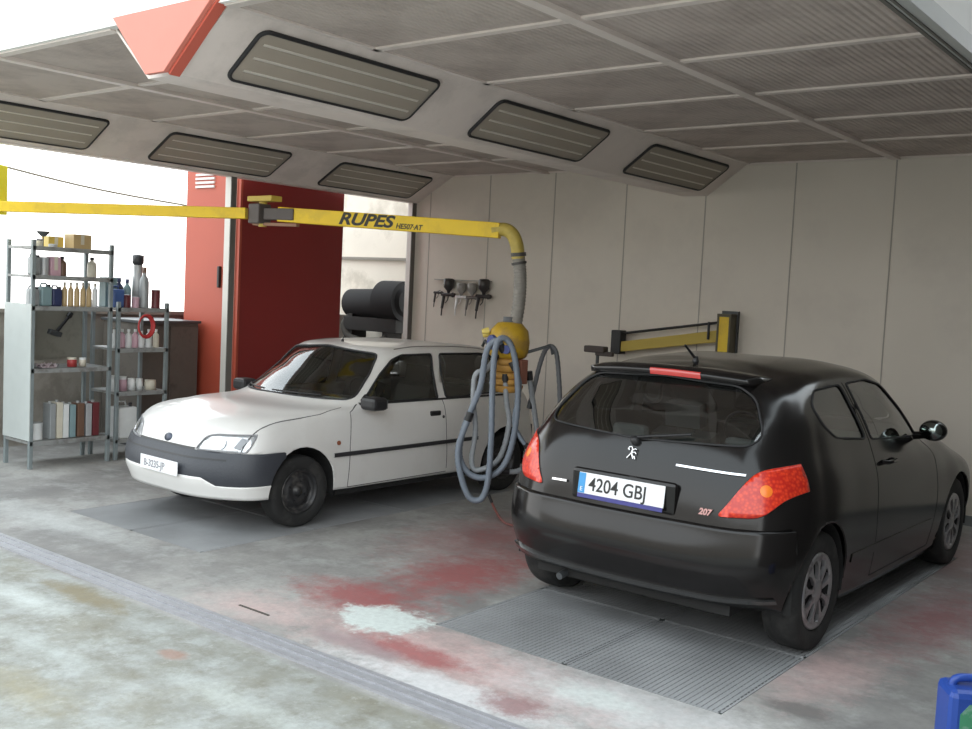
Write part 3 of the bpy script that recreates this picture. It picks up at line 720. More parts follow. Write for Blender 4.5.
    # mirrors, handles
    for s in (1, -1):
        b = MB(); c_ = Vector((1.72*S2, s*.89*S2, 1.035*S2)); 
        b.lathe([(.001, -.075), (.055, -.07), (.083, -.04), (.09, .0), (.075, .05), (.03, .09), (.001, .095)], c_, (1, 0, 0), 20)
        b.v = [(x, c_.y+(y-c_.y)*1.0, c_.z+(z-c_.z)*.80) for x, y, z in b.v]
        b.cyl((1.76*S2, s*.76*S2, .985*S2), (1.74*S2, s*.86*S2, 1.0*S2), .028, .022); mo = b.build('wing_mirror', paint, root)
        g_ = MB(); g_.lathe([(.001, -.078), (.06, -.0755), (.072, -.055)], c_, (1, 0, 0), 20); g_.v = [(x, c_.y+(y-c_.y)*1.0, c_.z+(z-c_.z)*.80) for x, y, z in g_.v]; g_.build('mirror_glass', mat('mirror_dark', (.25, .29, .28), .08, 1.), mo)
        h, n_ = hitp(bvh, (1.02*S2, s*3, .90*S2), (0, -s, 0)); b = MB(); b.tube([h+Vector((-.09, 0, 0)), h+Vector((-.07, s*.035, .0)), h+Vector((.07, s*.035, .0)), h+Vector((.09, 0, 0))], .014, 8); b.build('door_handle', paint, root)
    # lower hull, liners
    b = MB(); b.box(-.50*S2, -.36*S2, -.62, .62, .24, .46); b.box(.40*S2, 2.14*S2, -.80, .80, .18, .30); b.box(-.40*S2, 3.1*S2, -.48, .48, .2, .34)
    b.build('floor_pan', mat('underbody_black', (.012, .012, .012), .8), root)
    b = MB()
    for cx in (0, 2.54):
        for s in (1, -1):
            arch_liner(root, cx*S2, 0, .325*S2, .353*S2, .50*s, .845*S2*s).build('wheel_arch_liner', mat('underbody_black', (.012, .012, .012), .8), root)
    b = MB(); b.tube([(-.3, .42, .27), (-.50, .42, .26), (-.56*S2, .42, .245)], .022, 10); b.build('exhaust_pipe', dark_steel, root)
    for cx in (0, 2.54):
        for s in (1, -1): wheel(root, cx*S2, s*.755*S2, .315*S2, .19*S2, s, 'cap')
    # cabin
    fb2 = mat('seat_fabric', (.05, .05, .055), .9, var=.1)
    for s in (1, -1): seat(root, .95, s*.36, .36, fb2)
    seat(root, .18, 0, .36, fb2, 1.15, True)
    for y in (-.38, .38): b = MB(); b.box(.02, .10, y-.12, y+.12, .99, 1.10); b.build('rear_headrest', fb2, root, .03)
    b = MB(); b.box(-.36, .06, -.58, .58, 1.0, 1.02); b.build('parcel_shelf', fb2, root)
    b = MB(); b.box(1.72*S2, 2.1*S2, -.66, .66, .72, .97); b.build('dashboard', fb2, root, .03)
    b = MB(); b.lathe([(.17, -.012), (.182, 0), (.17, .012), (.158, 0)], (1.62*S2, .36, .92), (.9, 0, .35), 24, closed=True); b.cyl((1.62*S2, .36, .92), (1.75*S2, .36, .87), .03); b.build('steering_wheel', fb2, root)
    # head lamps and grille at the nose
    for s in (1, -1): strip(bvh, sc([(s*.42, .63), (s*.74, .70)]), 'x', .13, 1, .006).build('head_lamp', mat('head_lamp_clear', (.7, .72, .75), .1, coat=1.), root)
    strip(bvh, sc([(-.5, .42), (.5, .42)]), 'x', .2, 1, .006).build('front_grille', black_plastic, root)
    bm.free(); full.free()
    return root
black_car()

# ---------------- white three-door hatchback, nose towards the camera (x = 0 at the front axle)
PF = [
 [(-2.93,0,.32),(-2.92,.35,.32),(-2.9,.6,.32),(-2.85,.74,.3),(-2.75,.77,.28),(-2.45,.775,.27),(-1.9,.775,.25),(-1.3,.775,.25),(-.75,.775,.25),(-.4,.775,.25),(0,.775,.26),(.46,.765,.27),(.65,.48,.27),(.70,0,.27)],
 [(-3.0,0,.45),(-2.99,.38,.45),(-2.96,.64,.45),(-2.88,.77,.45),(-2.75,.795,.45),(-2.45,.80,.45),(-1.9,.80,.45),(-1.3,.80,.45),(-.75,.80,.45),(-.4,.80,.45),(0,.80,.45),(.52,.775,.45),(.71,.48,.45),(.76,0,.45)],
 [(-2.96,0,.62),(-2.95,.38,.62),(-2.92,.64,.62),(-2.85,.765,.62),(-2.72,.79,.62),(-2.45,.803,.65),(-1.9,.805,.65),(-1.3,.805,.65),(-.75,.805,.65),(-.4,.80,.65),(0,.795,.66),(.48,.765,.62),(.65,.48,.605),(.69,0,.60)],
 [(-2.93,0,.80),(-2.92,.38,.80),(-2.89,.63,.80),(-2.82,.75,.80),(-2.7,.77,.80),(-2.45,.785,.82),(-1.9,.79,.82),(-1.3,.79,.80),(-.75,.785,.80),(-.38,.78,.81),(0,.755,.805),(.40,.715,.775),(.565,.46,.768),(.60,0,.768)],
 [(-2.92,0,.87),(-2.91,.38,.87),(-2.88,.62,.87),(-2.81,.73,.865),(-2.69,.755,.865),(-2.45,.77,.87),(-1.9,.777,.868),(-1.3,.777,.855),(-.77,.772,.855),(-.48,.76,.865),(-.20,.715,.868),(.06,.60,.878),(.21,.36,.888),(.24,0,.893)],
 [(-2.9,0,.93),(-2.89,.38,.93),(-2.86,.60,.93),(-2.79,.70,.92),(-2.68,.73,.92),(-2.45,.745,.92),(-1.9,.755,.91),(-1.3,.755,.90),(-.8,.75,.90),(-.62,.735,.905),(-.52,.67,.92),(-.42,.5,.935),(-.34,.28,.945),(-.31,0,.95)],
 [(-2.78,0,1.13),(-2.77,.35,1.13),(-2.75,.53,1.13),(-2.69,.62,1.13),(-2.6,.65,1.13),(-2.4,.665,1.13),(-1.9,.675,1.13),(-1.4,.675,1.13),(-1.05,.67,1.12),(-.90,.65,1.115),(-.81,.60,1.13),(-.72,.45,1.145),(-.65,.25,1.155),(-.63,0,1.16)],
 [(-2.6,0,1.325),(-2.59,.32,1.325),(-2.56,.47,1.32),(-2.5,.54,1.315),(-2.42,.57,1.315),(-2.28,.585,1.325),(-1.9,.60,1.345),(-1.5,.60,1.35),(-1.28,.595,1.345),(-1.16,.58,1.335),(-1.08,.54,1.34),(-1.01,.4,1.352),(-.97,.22,1.358),(-.955,0,1.36)],
 [(-2.5,0,1.345),(-2.48,.22,1.345),(-2.45,.38,1.345),(-2.4,.43,1.345),(-2.32,.45,1.35),(-2.2,.46,1.358),(-1.9,.47,1.372),(-1.55,.47,1.376),(-1.38,.45,1.375),(-1.27,.43,1.372),(-1.2,.38,1.372),(-1.13,.27,1.374),(-1.1,.15,1.376),(-1.08,0,1.377)],
 [(-2.4,0,1.355),(-2.37,0,1.356),(-2.33,0,1.358),(-2.28,0,1.36),(-2.2,0,1.364),(-2.1,0,1.37),(-1.9,0,1.38),(-1.65,0,1.385),(-1.5,0,1.386),(-1.4,0,1.385),(-1.33,0,1.385),(-1.28,0,1.384),(-1.24,0,1.384),(-1.22,0,1.384)]]
def white_car():
    root = thing('compact_car', 'white three-door hatchback with dark grey bumper, nose towards the shelves', 'car', (-6.672, 5.294, 0), math.radians(-92.2))
    paint = mat('white_car_paint', (.74, .73, .71), .35, coat=.5, var=.02, vscale=2, grime=(.60, .58, .55), gscale=2, gamt=.3)
    gl = glass('clear_car_glass', (.66, .71, .68), .10)
    bm = car_shell(PF, 1.)
    bvh = BVHTree.FromBMesh(bm)
    R = .335
    for cx in (0, -2.446):
        circ = [(cx+R*math.cos(math.radians(a)), .29+R*math.sin(math.radians(a))) for a in range(0, 192, 12)]+[(cx-R, .05), (cx+R, .05)]
        for s in (1, -1): carve(bm, 'y', circ, lambda c, s=s: c.y*s > .45).free()
    panes = []
    ws = roundpoly([(-.67, .945), (0, .955), (.67, .945), (.545, 1.305), (0, 1.345), (-.545, 1.305)], .05)
    panes.append(('windscreen', carve(bm, 'x', ws, lambda c: c.x > -1.25)))
    rw = roundpoly([(-.58, .96), (.58, .96), (.45, 1.30), (-.45, 1.30)], .05)
    panes.append(('rear_window', carve(bm, 'x', rw, lambda c: c.x < -2.45)))
    dw = roundpoly([(-.66, .925), (-1.53, .925), (-1.53, 1.305), (-1.17, 1.30), (-1.06, 1.26), (-.74, .99)], .02)
    qw = roundpoly([(-1.63, .925), (-2.50, .95), (-2.36, 1.28), (-2.2, 1.30), (-1.63, 1.305)], .03)
    for s in (1, -1):
        panes.append(('side_window', carve(bm, 'y', dw, lambda c, s=s: c.y*s > .4)))
        panes.append(('quarter_window', carve(bm, 'y', qw, lambda c, s=s: c.y*s > .4)))
    for nm, pb in panes:
        rm = rim_tube(pb, .009, .001); push(pb, -.006); o = bmobj(pb, nm, gl, root); rm.build('window_seal', black_rubber, o); pb.free()
    # head lamps
    lens_ = mat('head_lamp_lens', (.66, .68, .70), .08, .4, var=.12, vscale=18, coat=1.)
    hl = roundpoly([(.37, .612), (.43, .710), (.50, .730), (.90, .745), (.90, .66), (.745, .615)], .025)
    cutplane(bm, (.42, 0, .71), (1, 0, .8), lambda c: .55 < c.z < .85 and abs(c.y) > .5)
    for s in (1, -1):
        pl = [(a*s, b) for a, b in hl]
        lb = carve(bm, 'x', pl, lambda c, s=s: c.x+.8*c.z > .988 and c.y*s > .2)
        rm = rim_tube(lb, .006); push(lb, -.004); o = bmobj(lb, 'head_lamp', lens_, root, .006); rm.build('lamp_edge', mat('lamp_edge_grey', (.25, .25, .26), .5), o)
        h, n_ = hitp(bvh, (3, s*.56, .668), (-1, 0, 0)); q = MB(); q.lathe([(.001, .001), (.035, .004), (.048, .008)], h, n_, 24); q.build('lamp_reflector', mat('lamp_bright', (.9, .92, .95), .1, .9), o)
        h, n_ = hitp(bvh, (3, s*.705, .675), (-1, 0, 0)); q = strip(bvh, [(s*.69, .64), (s*.71, .71)], 'x', .045, 1, .004); q.build('indicator_lens', mat('dull_lens', (.30, .31, .33), .2), o)
    # bumper and lower lip
    def cutz(z):
        fs = [f for f in bm.faces if f.calc_center_median().x > .2 and abs(f.calc_center_median().z-z) < .12]
        es = {e for f in fs for e in f.edges}; vv = {v for f in fs for v in f.verts}
        bmesh.ops.bisect_plane(bm, geom=fs+list(es)+list(vv), dist=1e-5, plane_co=(0, 0, z), plane_no=(0, 0, 1))
    cutz(.605); cutplane(bm, (.325, 0, 0), (1, 0, 0), lambda c: c.z < .4); cutplane(bm, (.19, 0, 0), (1, 0, 0), lambda c: .4 < c.z < .7)
    lip = carve(bm, 'x', [(-1, .372), (-.60, .372), (-.50, .425), (.50, .425), (.60, .372), (1, .372), (1, .1), (-1, .1)], lambda c: c.x > .325)
    bump = split_off(bm, [f for f in bm.faces if f.calc_center_median().x > .19 and f.calc_center_median().z < .605])
    for f in bump.faces: pass
    push(bump, .016); bo = bmobj(bump, 'front_bumper', mat('grey_bumper', (.042, .046, .056), .5, var=.08, bump=.2), root, .03)
    push(lip, .022)
    bmobj(lip, 'front_lip', paint, root, .03)
    bmobj(bm, 'body', paint, root, .018)
    strip(bvh, [(-.66, .553), (-.4, .548), (0, .545), (.4, .548), (.66, .553)], 'x', .012, 1, .018).build('bumper_groove', black_plastic, bo)
    pg = mat('panel_gap_grey', (.10, .10, .10), .9)
    for s in (1, -1):
        for ln in ([(-.48, .26), (-.47, .60), (-.49, .86), (-.60, .915)], [(-1.58, .915), (-1.60, .60), (-1.64, .30)], [(-.48, .26), (-1.64, .27)]):
            strip(bvh, ln, 'y', .006, s, .0012).build('door_gap', pg, root)
        strip(bvh, [(.555, .72*s), (.30, .735*s), (-.2, .735*s), (-.45, .70*s)], 'z', .006, s, .0012).build('bonnet_gap', pg, root)
    strip(bvh, [(-.37, .612), (0, .610), (.37, .612)], 'x', .02, 1, .004).build('bonnet_gap', pg, root)
    for s in (1, -1):
        b = strip(bvh, [(-.30, .535), (-2.02, .545)], 'y', .032, s, .012); b.build('side_moulding', mat('moulding_black', (.03, .03, .033), .5), root)
        b = strip(bvh, [(-.62, .916), (-2.5, .918)], 'y', .016, s, .004); b.build('waist_seal', black_rubber, root)
        h, n_ = hitp(bvh, (-1.46, s*3, .80), (0, -s, 0)); b = MB(); b.box(h.x-.065, h.x+.065, h.y-.012, h.y+.012, h.z-.022, h.z+.022); b.build('door_handle', black_plastic, root, .01)
        b = MB(); h, n_ = hitp(bvh, (-1.56, s*3, .765), (0, -s, 0)); b.cyl(h-n_*.01, h+n_*.004, .014, n=14); b.build('door_lock', dark_steel, root)
        b = MB(); h, n_ = hitp(bvh, (-.35, s*3, .63), (0, -s, 0)); b.cyl(h-n_*.01, h+n_*.008, .018, n=12); b.build('side_repeater', mat('repeater_amber', (.30, .10, .05), .3), root)
        b = MB(); b.box(-.74, -.58, s*.77, s*.95, .88, .985); mo = b.build('wing_mirror', black_plastic, root, .03)
        b = MB(); b.box(-.745, -.741, s*.79, s*.93, .895, .97); b.build('mirror_glass', mat('mirror_silver', (.8, .85, .85), .05, 1.), mo)
        b = strip(bvh, [(-.66, .93), (-.735, .985), (-.71, .935)], 'y', .03, s, .006); b.build('mirror_base', black_plastic, root)
    # roof gutters
    for s in (1, -1):
        b = MB()
        pts = []
        for k in range(14):
            x = -1.15-1.2*k/13; h, n_ = hitp(bvh, (x, s*.56, 3), (0, 0, -1)); pts.append(h+Vector((0, 0, .003)))
        b.tube(pts, .005, 6)
        b.build('roof_gutter', mat('gutter_grey', (.25, .24, .23), .6), root)
    b = MB(); h, n_ = hitp(bvh, (-1.06, .0, 3), (0, 0, -1)); b.cyl(h, h+Vector((0, 0, .025)), .014, .01, 10); b.cyl(h+Vector((0, 0, .02)), h+Vector((-.03, 0, .07)), .004, n=6); b.build('aerial_stub', black_plastic, root)
    # plate, badge
    po, pp, ex, ez, nn = plate(root, (.79, .08, .462), (0, 1, 0), (-.02, 0, 1), .50, .105)
    text_mesh('plate_number', 'B-3235-JP', .075, mat('faded_plate_ink', (.26, .26, .28), .5), po, pp-ex*.20-ez*.028, ex, ez, offset=.001, sx=.95)
    h, n_ = hitp(bvh, (3, 0, .655), (-1, 0, 0)); b = MB(); b.lathe([(.001, .007), (.03, .006), (.034, 0)], h, n_, 20); b.v = [(x, y*1.5, z) for x, y, z in b.v]; b.build('oval_badge', mat('badge_blue_grey', (.06, .07, .10), .3, .4), root)
    # papers and white sheet on the dash shelf behind the windscreen
    b = MB(); b.box(-.66, -.50, .34, .54, .925, .94, Matrix.Rotation(.4, 3, 'Z')); b.build('white_paper', mat('paper_white', (.85, .86, .85), .7), root)
    cb = mat('cabin_dark', (.035, .035, .038), .9, var=.1)
    b = MB(); b.box(-.95, -.50, -.64, .64, .68, .925); b.build('dashboard', cb, root, .03)
    b = MB(); b.lathe([(.17, -.012), (.182, 0), (.17, .012), (.158, 0)], (-1.02, .34, .93), (-.9, 0, .35), 24, closed=True); b.cyl((-1.02, .34, .93), (-.88, .34, .85), .03); b.build('steering_wheel', cb, root)
    for s in (1, -1): seat_r(root, -1.42, s*.35, .34, cb)
    b = MB(); b.box(-2.35, -2.22, -.58, .58, .4, .98); b.box(-2.25, -1.8, -.58, .58, .38, .52); b.build('rear_bench', cb, root, .03)
    # wipers
    for y0 in (.45, -.15):
        b = MB(); pts = []
        for k in range(8):
            y = y0-.48*k/7; h, n_ = hitp(bvh, (3, y, .962), (-1, 0, 0)); pts.append(h+n_*.014)
        b.tube(pts, .007, 6); b.build('wiper', black_plastic, root)
    b = MB(); b.box(-2.08, -.38, -.74, .74, .2, .32); b.box(-2.9, .45, -.45, .45, .2, .36); b.build('floor_pan', mat('underbody_black', (.012, .012, .012), .8), root)
    b = MB()
    for cx in (0, -2.446):
        for s in (1, -1): arch_liner(root, cx, 0, .29, .333, .44*s, .775*s).build('wheel_arch_liner', mat('underbody_black', (.012, .012, .012), .8), root)
    for cx in (0, -2.446):
        for s in (1, -1): wheel(root, cx, s*.70, .278, .165, s, 'steel')
    for s in (1, -1): strip(bvh, [(s*.62, .72), (s*.72, .72)], 'x', .2, -1, .006).build('tail_lamp', mat('brake_lamp_red', (.50, .03, .025), .2, coat=1.), root)
    strip(bvh, [(-.74, .5), (.74, .5)], 'x', .2, -1, .02).build('rear_bumper', mat('grey_bumper', (.055, .06, .072), .5), root)
    bm.free(); return root
def seat_r(parent, x, y, z, m):
    # seat facing +x (backrest behind, at smaller x)
    return seat(parent, x-.05, y, z, m, .46)
white_car()
# ------------------------------------------------------------------ red cabin, cabinet, compressor behind the white car
cab = thing('paint_cabin', 'tall red sheet-metal cabin behind the pale post', 'cabin', (-9.20, 7.2, 0))
red_lit = mat('cabin_red_lit', (.46, .085, .048), .5, var=.06, vscale=2); red_shaded = mat('cabin_red_shaded', (.27, .022, .02), .5, var=.05, vscale=2)  # one red: daylight on the front, shade on the sides put into the colour
b = MB(); b.box(-.98, 0, 0, .03, 0, 3.4); b.build('front_panel', red_lit, cab)
b = MB(); b.box(-.03, 0, .03, 1.55, 0, 3.4); b.build('side_panel', red_shaded, cab)
b = MB(); b.box(-.98, -.95, .03, 1.55, 0, 3.4); b.box(-.95, -.03, .03, 1.55, 3.37, 3.4); b.box(-.95, -.03, 1.52, 1.55, 0, 3.37); b.build('shell', red_shaded, cab)
b = MB(); b.box(-.11, -.05, -.012, 0, .1, 3.3); b.build('door_edge', mat('cabin_red_pale', (.62, .22, .16), .5), cab)
b = MB()
for k in range(4): b.box(-.80, -.46, -.02, 0, 2.90+.045*k, 2.925+.045*k)
b.build('louvre_vent', mat('vent_white', (.72, .70, .68), .5), cab)
h_ = MB(); h_.box(-.34, -.30, -.035, 0, 1.78, 2.02); h_.build('handle', black_plastic, cab, .008)

cbn = thing('steel_cabinet', 'grimy brown-grey cabinet between the shelving and the red cabin', 'cabinet', (-10.15, 6.75, 0))
gm2 = mat('grimy_brown', (.12, .105, .09), .8, var=.15, grime=(.05, .045, .04), gscale=4, gamt=.6)
b = MB(); b.box(-.35, .35, -.38, .38, .06, 1.36); b.build('carcass', gm2, cbn, .006)
b = MB(); b.box(.35, .365, -.37, -.005, .1, 1.33); b.build('door', gm2, cbn, .003); b = MB(); b.box(.35, .365, .005, .37, .1, 1.33); b.build('door', gm2, cbn, .003)
b = MB(); b.box(-.37, .38, -.40, .40, 1.36, 1.39); b.build('top', dark_steel, cbn, .003)
b = MB(); b.box(-.33, .33, -.35, .35, 0, .06); b.build('plinth', dark_steel, cbn)

# dirty window frame and blower in the recess
wf = MB(); yw = YB+.52
for (x0, x1, z0, z1) in ((-11.0, -9.2, 2.25, 2.285), (-9.28, -9.235, .9, 2.285), (-11.0, -9.2, .86, .90)): wf.box(x0, x1, yw-.03, yw+.03, z0, z1)
struct(wf.build('window_1', mat('frame_brown_grey', (.22, .20, .17), .6)))
bl_ = thing('blower_unit', 'sooty black drum blower beyond the corner post, above the white car roof', 'blower', (-9.62, 9.95, 0))
soot = mat('soot_black', (.010, .009, .010), .8, var=.3, vscale=6)
b = MB(); b.cyl((-.62, 0, 1.64), (.10, 0, 1.66), .19, .20, 28); b.build('drum', soot, bl_, .01)
b = MB(); b.cyl((.02, -.02, 1.70), (.40, -.02, 1.70), .265, .265, 32); b.cyl((.40, -.02, 1.70), (.44, -.02, 1.70), .20, .16, 32); b.build('fan_housing', soot, bl_, .012)
b = MB(); b.box(-.55, -.45, -.14, .14, .0, 1.50); b.box(.12, .22, -.14, .14, 0, 1.45); b.box(-.6, .38, -.16, .16, 1.28, 1.46); b.box(-.6, .38, -.2, .2, .0, .9); b.build('stand', mat('stand_dark', (.022, .02, .018), .8, var=.3), bl_, .005)
b = MB(); b.tube([(-.50, -.08, 1.5), (-.62, -.12, 1.35), (-.52, -.14, 1.2), (-.35, -.14, 1.15), (-.1, -.14, 1.1), (.2, -.14, 1.2)], .05, 10, sub=6); b.build('duct', mat('duct_dark', (.06, .055, .045), .8), bl_)

# ------------------------------------------------------------------ shelving and what stands on it
def rack(loc, dx, dy, zs, top, label, side_sheet=None):
    r = thing('shelving_rack', label, 'shelving', loc)
    for (x, y) in ((-.02, .02), (-.02, dy-.02), (-dx+.02, .02), (-dx+.02, dy-.02)):
        b = MB(); b.box(x-.018, x+.018, y-.018, y+.018, 0, top); b.build('upright', mat('rack_grey', (.26, .30, .31), .5, .3, var=.2), r, .003)
    for z in zs:
        b = MB(); b.box(-dx+.005, -.005, .005, dy-.005, z-.035, z-.03+.02); b.box(-.012, -.002, .005, dy-.005, z-.05, z-.008); b.build('shelf', mat('shelf_grey', (.33, .34, .335), .5, .3, var=.15, grime=(.12, .10, .09), gscale=6, gamt=.5), r, .002)
    if side_sheet:
        b = MB(); b.box(-dx, 0, -.004, .004, *side_sheet); b.build('side_sheet', mat('side_sheet_pale', (.52, .56, .55), .5, .1, var=.05), r)
    return r
RA = (-9.24, 4.87, 0); rack(RA, .50, .84, (2.11, 1.84, 1.55, .96, .27), 2.16, 'tall grey metal shelving rack with pale side sheet, left of the photo', (.27, 1.56))
RB = (-9.24, 5.76, 0); rack(RB, .50, .60, (1.55, 1.14, .70, .22), 1.60, 'shorter metal shelving rack crowded with bottles beside the white car')
cols = dict(white=(.72, .74, .74), grey=(.35, .37, .38), tan=(.50, .36, .18), brown=(.16, .09, .06), blue=(.06, .12, .32), dblue=(.03, .04, .11), red=(.40, .05, .05), dred=(.14, .025, .03), pink=(.60, .38, .45), black=(.03, .03, .035), cream=(.62, .58, .48), teal=(.22, .32, .34), silver=(.45, .46, .47), yellow=(.62, .45, .10))
def im(c): return mat('tin_'+c, cols[c], .4, .25 if c in ('silver', 'grey') else 0, var=.1, vscale=14)
WORD = dict(dblue='dark blue', dred='dark red', tan='tan', white='white', grey='grey', brown='brown', blue='blue', red='red', pink='pink', black='black', cream='cream', teal='teal grey', silver='silver', yellow='yellow')
def item(kind, x, y, z, r, h, c, label, grp=None, cap='black'):
    nm = {'can': 'paint_can', 'bottle': 'bottle', 'box': 'box', 'jar': 'jar', 'canister': 'canister', 'folder': 'tin'}[kind]
    t = thing(nm, label, {'can': 'paint can', 'bottle': 'bottle', 'box': 'box', 'jar': 'jar', 'canister': 'canister', 'folder': 'tin'}[kind], (x, y, z), 0, grp)
    if kind == 'can':
        b = MB(); b.lathe([(.001, 0), (r, 0), (r*1.02, .006), (r*.985, .012), (r*.985, h-.014), (r*1.02, h-.007), (r, h)], (0, 0, 0), (0, 0, 1), 20); b.build('can_body', im(c), t)
        b = MB(); b.lathe([(.001, h-.006), (r*.84, h-.006), (r*.88, h+.003), (r*.97, h)], (0, 0, 0), (0, 0, 1), 20); b.build('lid', im('silver'), t)
    elif kind == 'bottle':
        b = MB(); b.lathe([(.001, 0), (r*.95, 0), (r, .01), (r, h*.62), (r*.85, h*.72), (r*.4, h*.80), (r*.36, h*.88)], (0, 0, 0), (0, 0, 1), 18); b.build('bottle_body', im(c), t)
        b = MB(); b.lathe([(r*.45, h*.86), (r*.45, h), (.001, h)], (0, 0, 0), (0, 0, 1), 14); b.build('cap', im(cap), t)
    elif kind == 'jar':
        b = MB(); b.lathe([(.001, 0), (r, 0), (r, h*.75), (r*.9, h*.8)], (0, 0, 0), (0, 0, 1), 18); b.build('jar_body', im(c), t)
        b = MB(); b.lathe([(r*.95, h*.78), (r*.95, h), (.001, h)], (0, 0, 0), (0, 0, 1), 18); b.build('lid', im(cap), t)
    elif kind == 'box':
        b = MB(); b.box(-r, r, -r*1.1, r*1.1, 0, h); b.build('carton', im(c), t, .004)
        b = MB(); b.box(-r*1.005, r*1.005, -.018, .018, h*.3, h+.0015); b.build('tape', im('cream'), t)
    elif kind == 'canister':
        b = MB(); b.box(-r*.8, r*.8, -r, r, 0, h*.84); b.build('canister_body', im(c), t, .015)
        b = MB(); b.tube([(-r*.2, -r*.7, h*.82), (-r*.2, -r*.55, h*.97), (-r*.2, r*.3, h*.97), (-r*.2, r*.45, h*.82)], .009, 8); b.build('carry_handle', im(c), t)
        b = MB(); b.cyl((r*.2, r*.6, h*.82), (r*.2, r*.6, h*.94), .018, n=12); b.build('cap', im(cap), t)
    else:
        b = MB(); b.box(-.07, .07, -r, r, 0, h); b.build('tin_body', im(c), t, .004)
        b = MB(); b.cyl((0, 0, h-.002), (0, 0, h+.018), r*.5, n=14); b.build('cap', im('silver'), t)
    return t
xf = -9.36
# top of the tall rack (z 2.10)
item('box', xf-.02, 5.40, 2.10, .085, .14, 'tan', 'tan cardboard box on the top of the tall rack, right end')
item('box', xf-.22, 5.25, 2.10, .07, .11, 'yellow', 'yellowish small box behind the tan cardboard box on the rack top')
item('jar', xf, 5.00, 2.10, .028, .07, 'cream', 'small cream jar on the rack top, left end')
item('can', xf-.05, 5.16, 2.10, .04, .03, 'silver', 'flat shallow tin lying on the rack top')
# small spray gun stand on the rack top
t = thing('paint_cup', 'dark wide-rimmed cup on a stalk on the rack top', 'cup', (xf-.12, 5.10, 2.10)); b = MB(); b.cyl((0, 0, 0), (0, 0, .10), .006, n=8); b.lathe([(.001, .0), (.03, .0), (.03, .006)], (0, 0, 0), (0, 0, 1), 16); b.build('stalk', dark_steel, t); b = MB(); b.lathe([(.02, .10), (.055, .135), (.06, .15)], (0, 0, 0), (0, 0, 1), 20); b.build('cup', dark_steel, t)
# second shelf (z 1.84): left cartons
for k, (y, r, h, c, kd) in enumerate(((4.95, .05, .20, 'grey', 'canister'), (5.05, .045, .17, 'silver', 'can'), (5.145, .045, .18, 'pink', 'box'), (5.23, .04, .19, 'brown', 'bottle'))):
    item(kd, xf, y, 1.83, r, h, c, f'{WORD[c]} {["canister", "can", "carton", "bottle"][k]} at the left end of the second shelf of the tall rack')
item('bottle', xf-.1, 5.60, 1.83, .045, .20, 'cream', 'cream bottle alone at the right end of the second shelf of the tall rack')
# third shelf (z 1.55): dark things left, row of cream tins right
for k, (y, r, h, c) in enumerate(((4.94, .05, .19, 'grey'), (5.06, .055, .22, 'teal'), (5.17, .05, .20, 'dblue'))):
    item('canister', xf, y, 1.54, r, h, c, f'{WORD[c]} canister on the third shelf of the tall rack, left part')
nth = ['leftmost', 'second from left', 'third from left', 'fourth from left', 'fifth from left', 'sixth from left', 'rightmost']
for k in range(6): item('bottle', xf, 5.26+.064*k, 1.54, .026, .235, 'tan' if k < 5 else 'white', f'slim {"tan" if k < 5 else "white"} bottle, {nth[k] if k < 5 else "rightmost"} of the row on the third shelf', 'row of slim bottles on the third shelf', 'cream')
# worktop shelf (z .96)
item('jar', xf+.02, 5.34, .955, .045, .09, 'red', 'small red jar on the waist-high shelf of the tall rack', None, 'cream')
item('jar', xf+.02, 5.45, .955, .035, .085, 'cream', 'small cream jar on the waist-high shelf beside the red jar', None, 'white')
t = thing('rag', 'crumpled pale pink rag on the waist-high shelf', 'rag', (xf+.02, 5.08, .955)); b = MB(); v = []
for i in range(9):
    for j in range(7): v.append((-.07+.14*j/6, -.09+.18*i/8, .012+.014*math.sin(i*1.7)*math.cos(j*2.1)+.010*((i*7+j*5) % 3)))
b.add(v, [(i*7+j, i*7+j+1, i*7+8+j, i*7+7+j) for i in range(8) for j in range(6)], True); b.quadbox([(-.05, -.07, 0), (.05, -.07, 0), (.05, .07, 0), (-.05, .07, 0)], (0, 0, .012)); b.build('cloth', mat('rag_pink', (.55, .45, .48), .9), t)
# hanging tools on a pegboard strip behind the tall rack
t = thing('hand_tool', 'dark hand tool hanging at a slant behind the tall rack', 'tool', (-9.79, 5.42, 1.26)); b = MB(); b.cyl((0, 0, 0), (0, .14, .17), .018, .014, 10); b.build('shaft', black_plastic, t); b = MB(); b.box(-.03, .03, -.08, .05, -.03, .02, Matrix.Rotation(-.3, 3, 'X')); b.build('head', dark_steel, t, .006); b = MB(); b.cyl((0, .13, .16), (0, .16, .2), .028, .022, 12); b.build('grip', black_plastic, t)
pb_ = MB(); pb_.box(-9.85, -9.82, 4.95, 5.72, .98, 1.53); o = pb_.build('tool_board', mat('board_grey_brown', (.26, .25, .21), .8, var=.1, grime=(.14, .13, .11), gscale=4, gamt=.5)); tag(o, 'grey-brown tool board behind the tall rack', 'board')
# bottom shelf of the tall rack (z .27)
item('can', xf, 4.98, .265, .075, .16, 'white', 'white paint can at the left end of the bottom shelf of the tall rack')
for k, (y, r, h, c) in enumerate(((5.13, .028, .34, 'grey'), (5.20, .03, .35, 'cream'), (5.265, .028, .33, 'white'), (5.335, .03, .32, 'teal'), (5.42, .035, .33, 'brown'), (5.505, .03, .32, 'silver'), (5.58, .034, .33, 'dred'))):
    item('folder', xf, y, .265, r, h, c, f'tall {WORD[c]} tin in the row on the bottom shelf of the tall rack', 'tall tins on the bottom shelf')
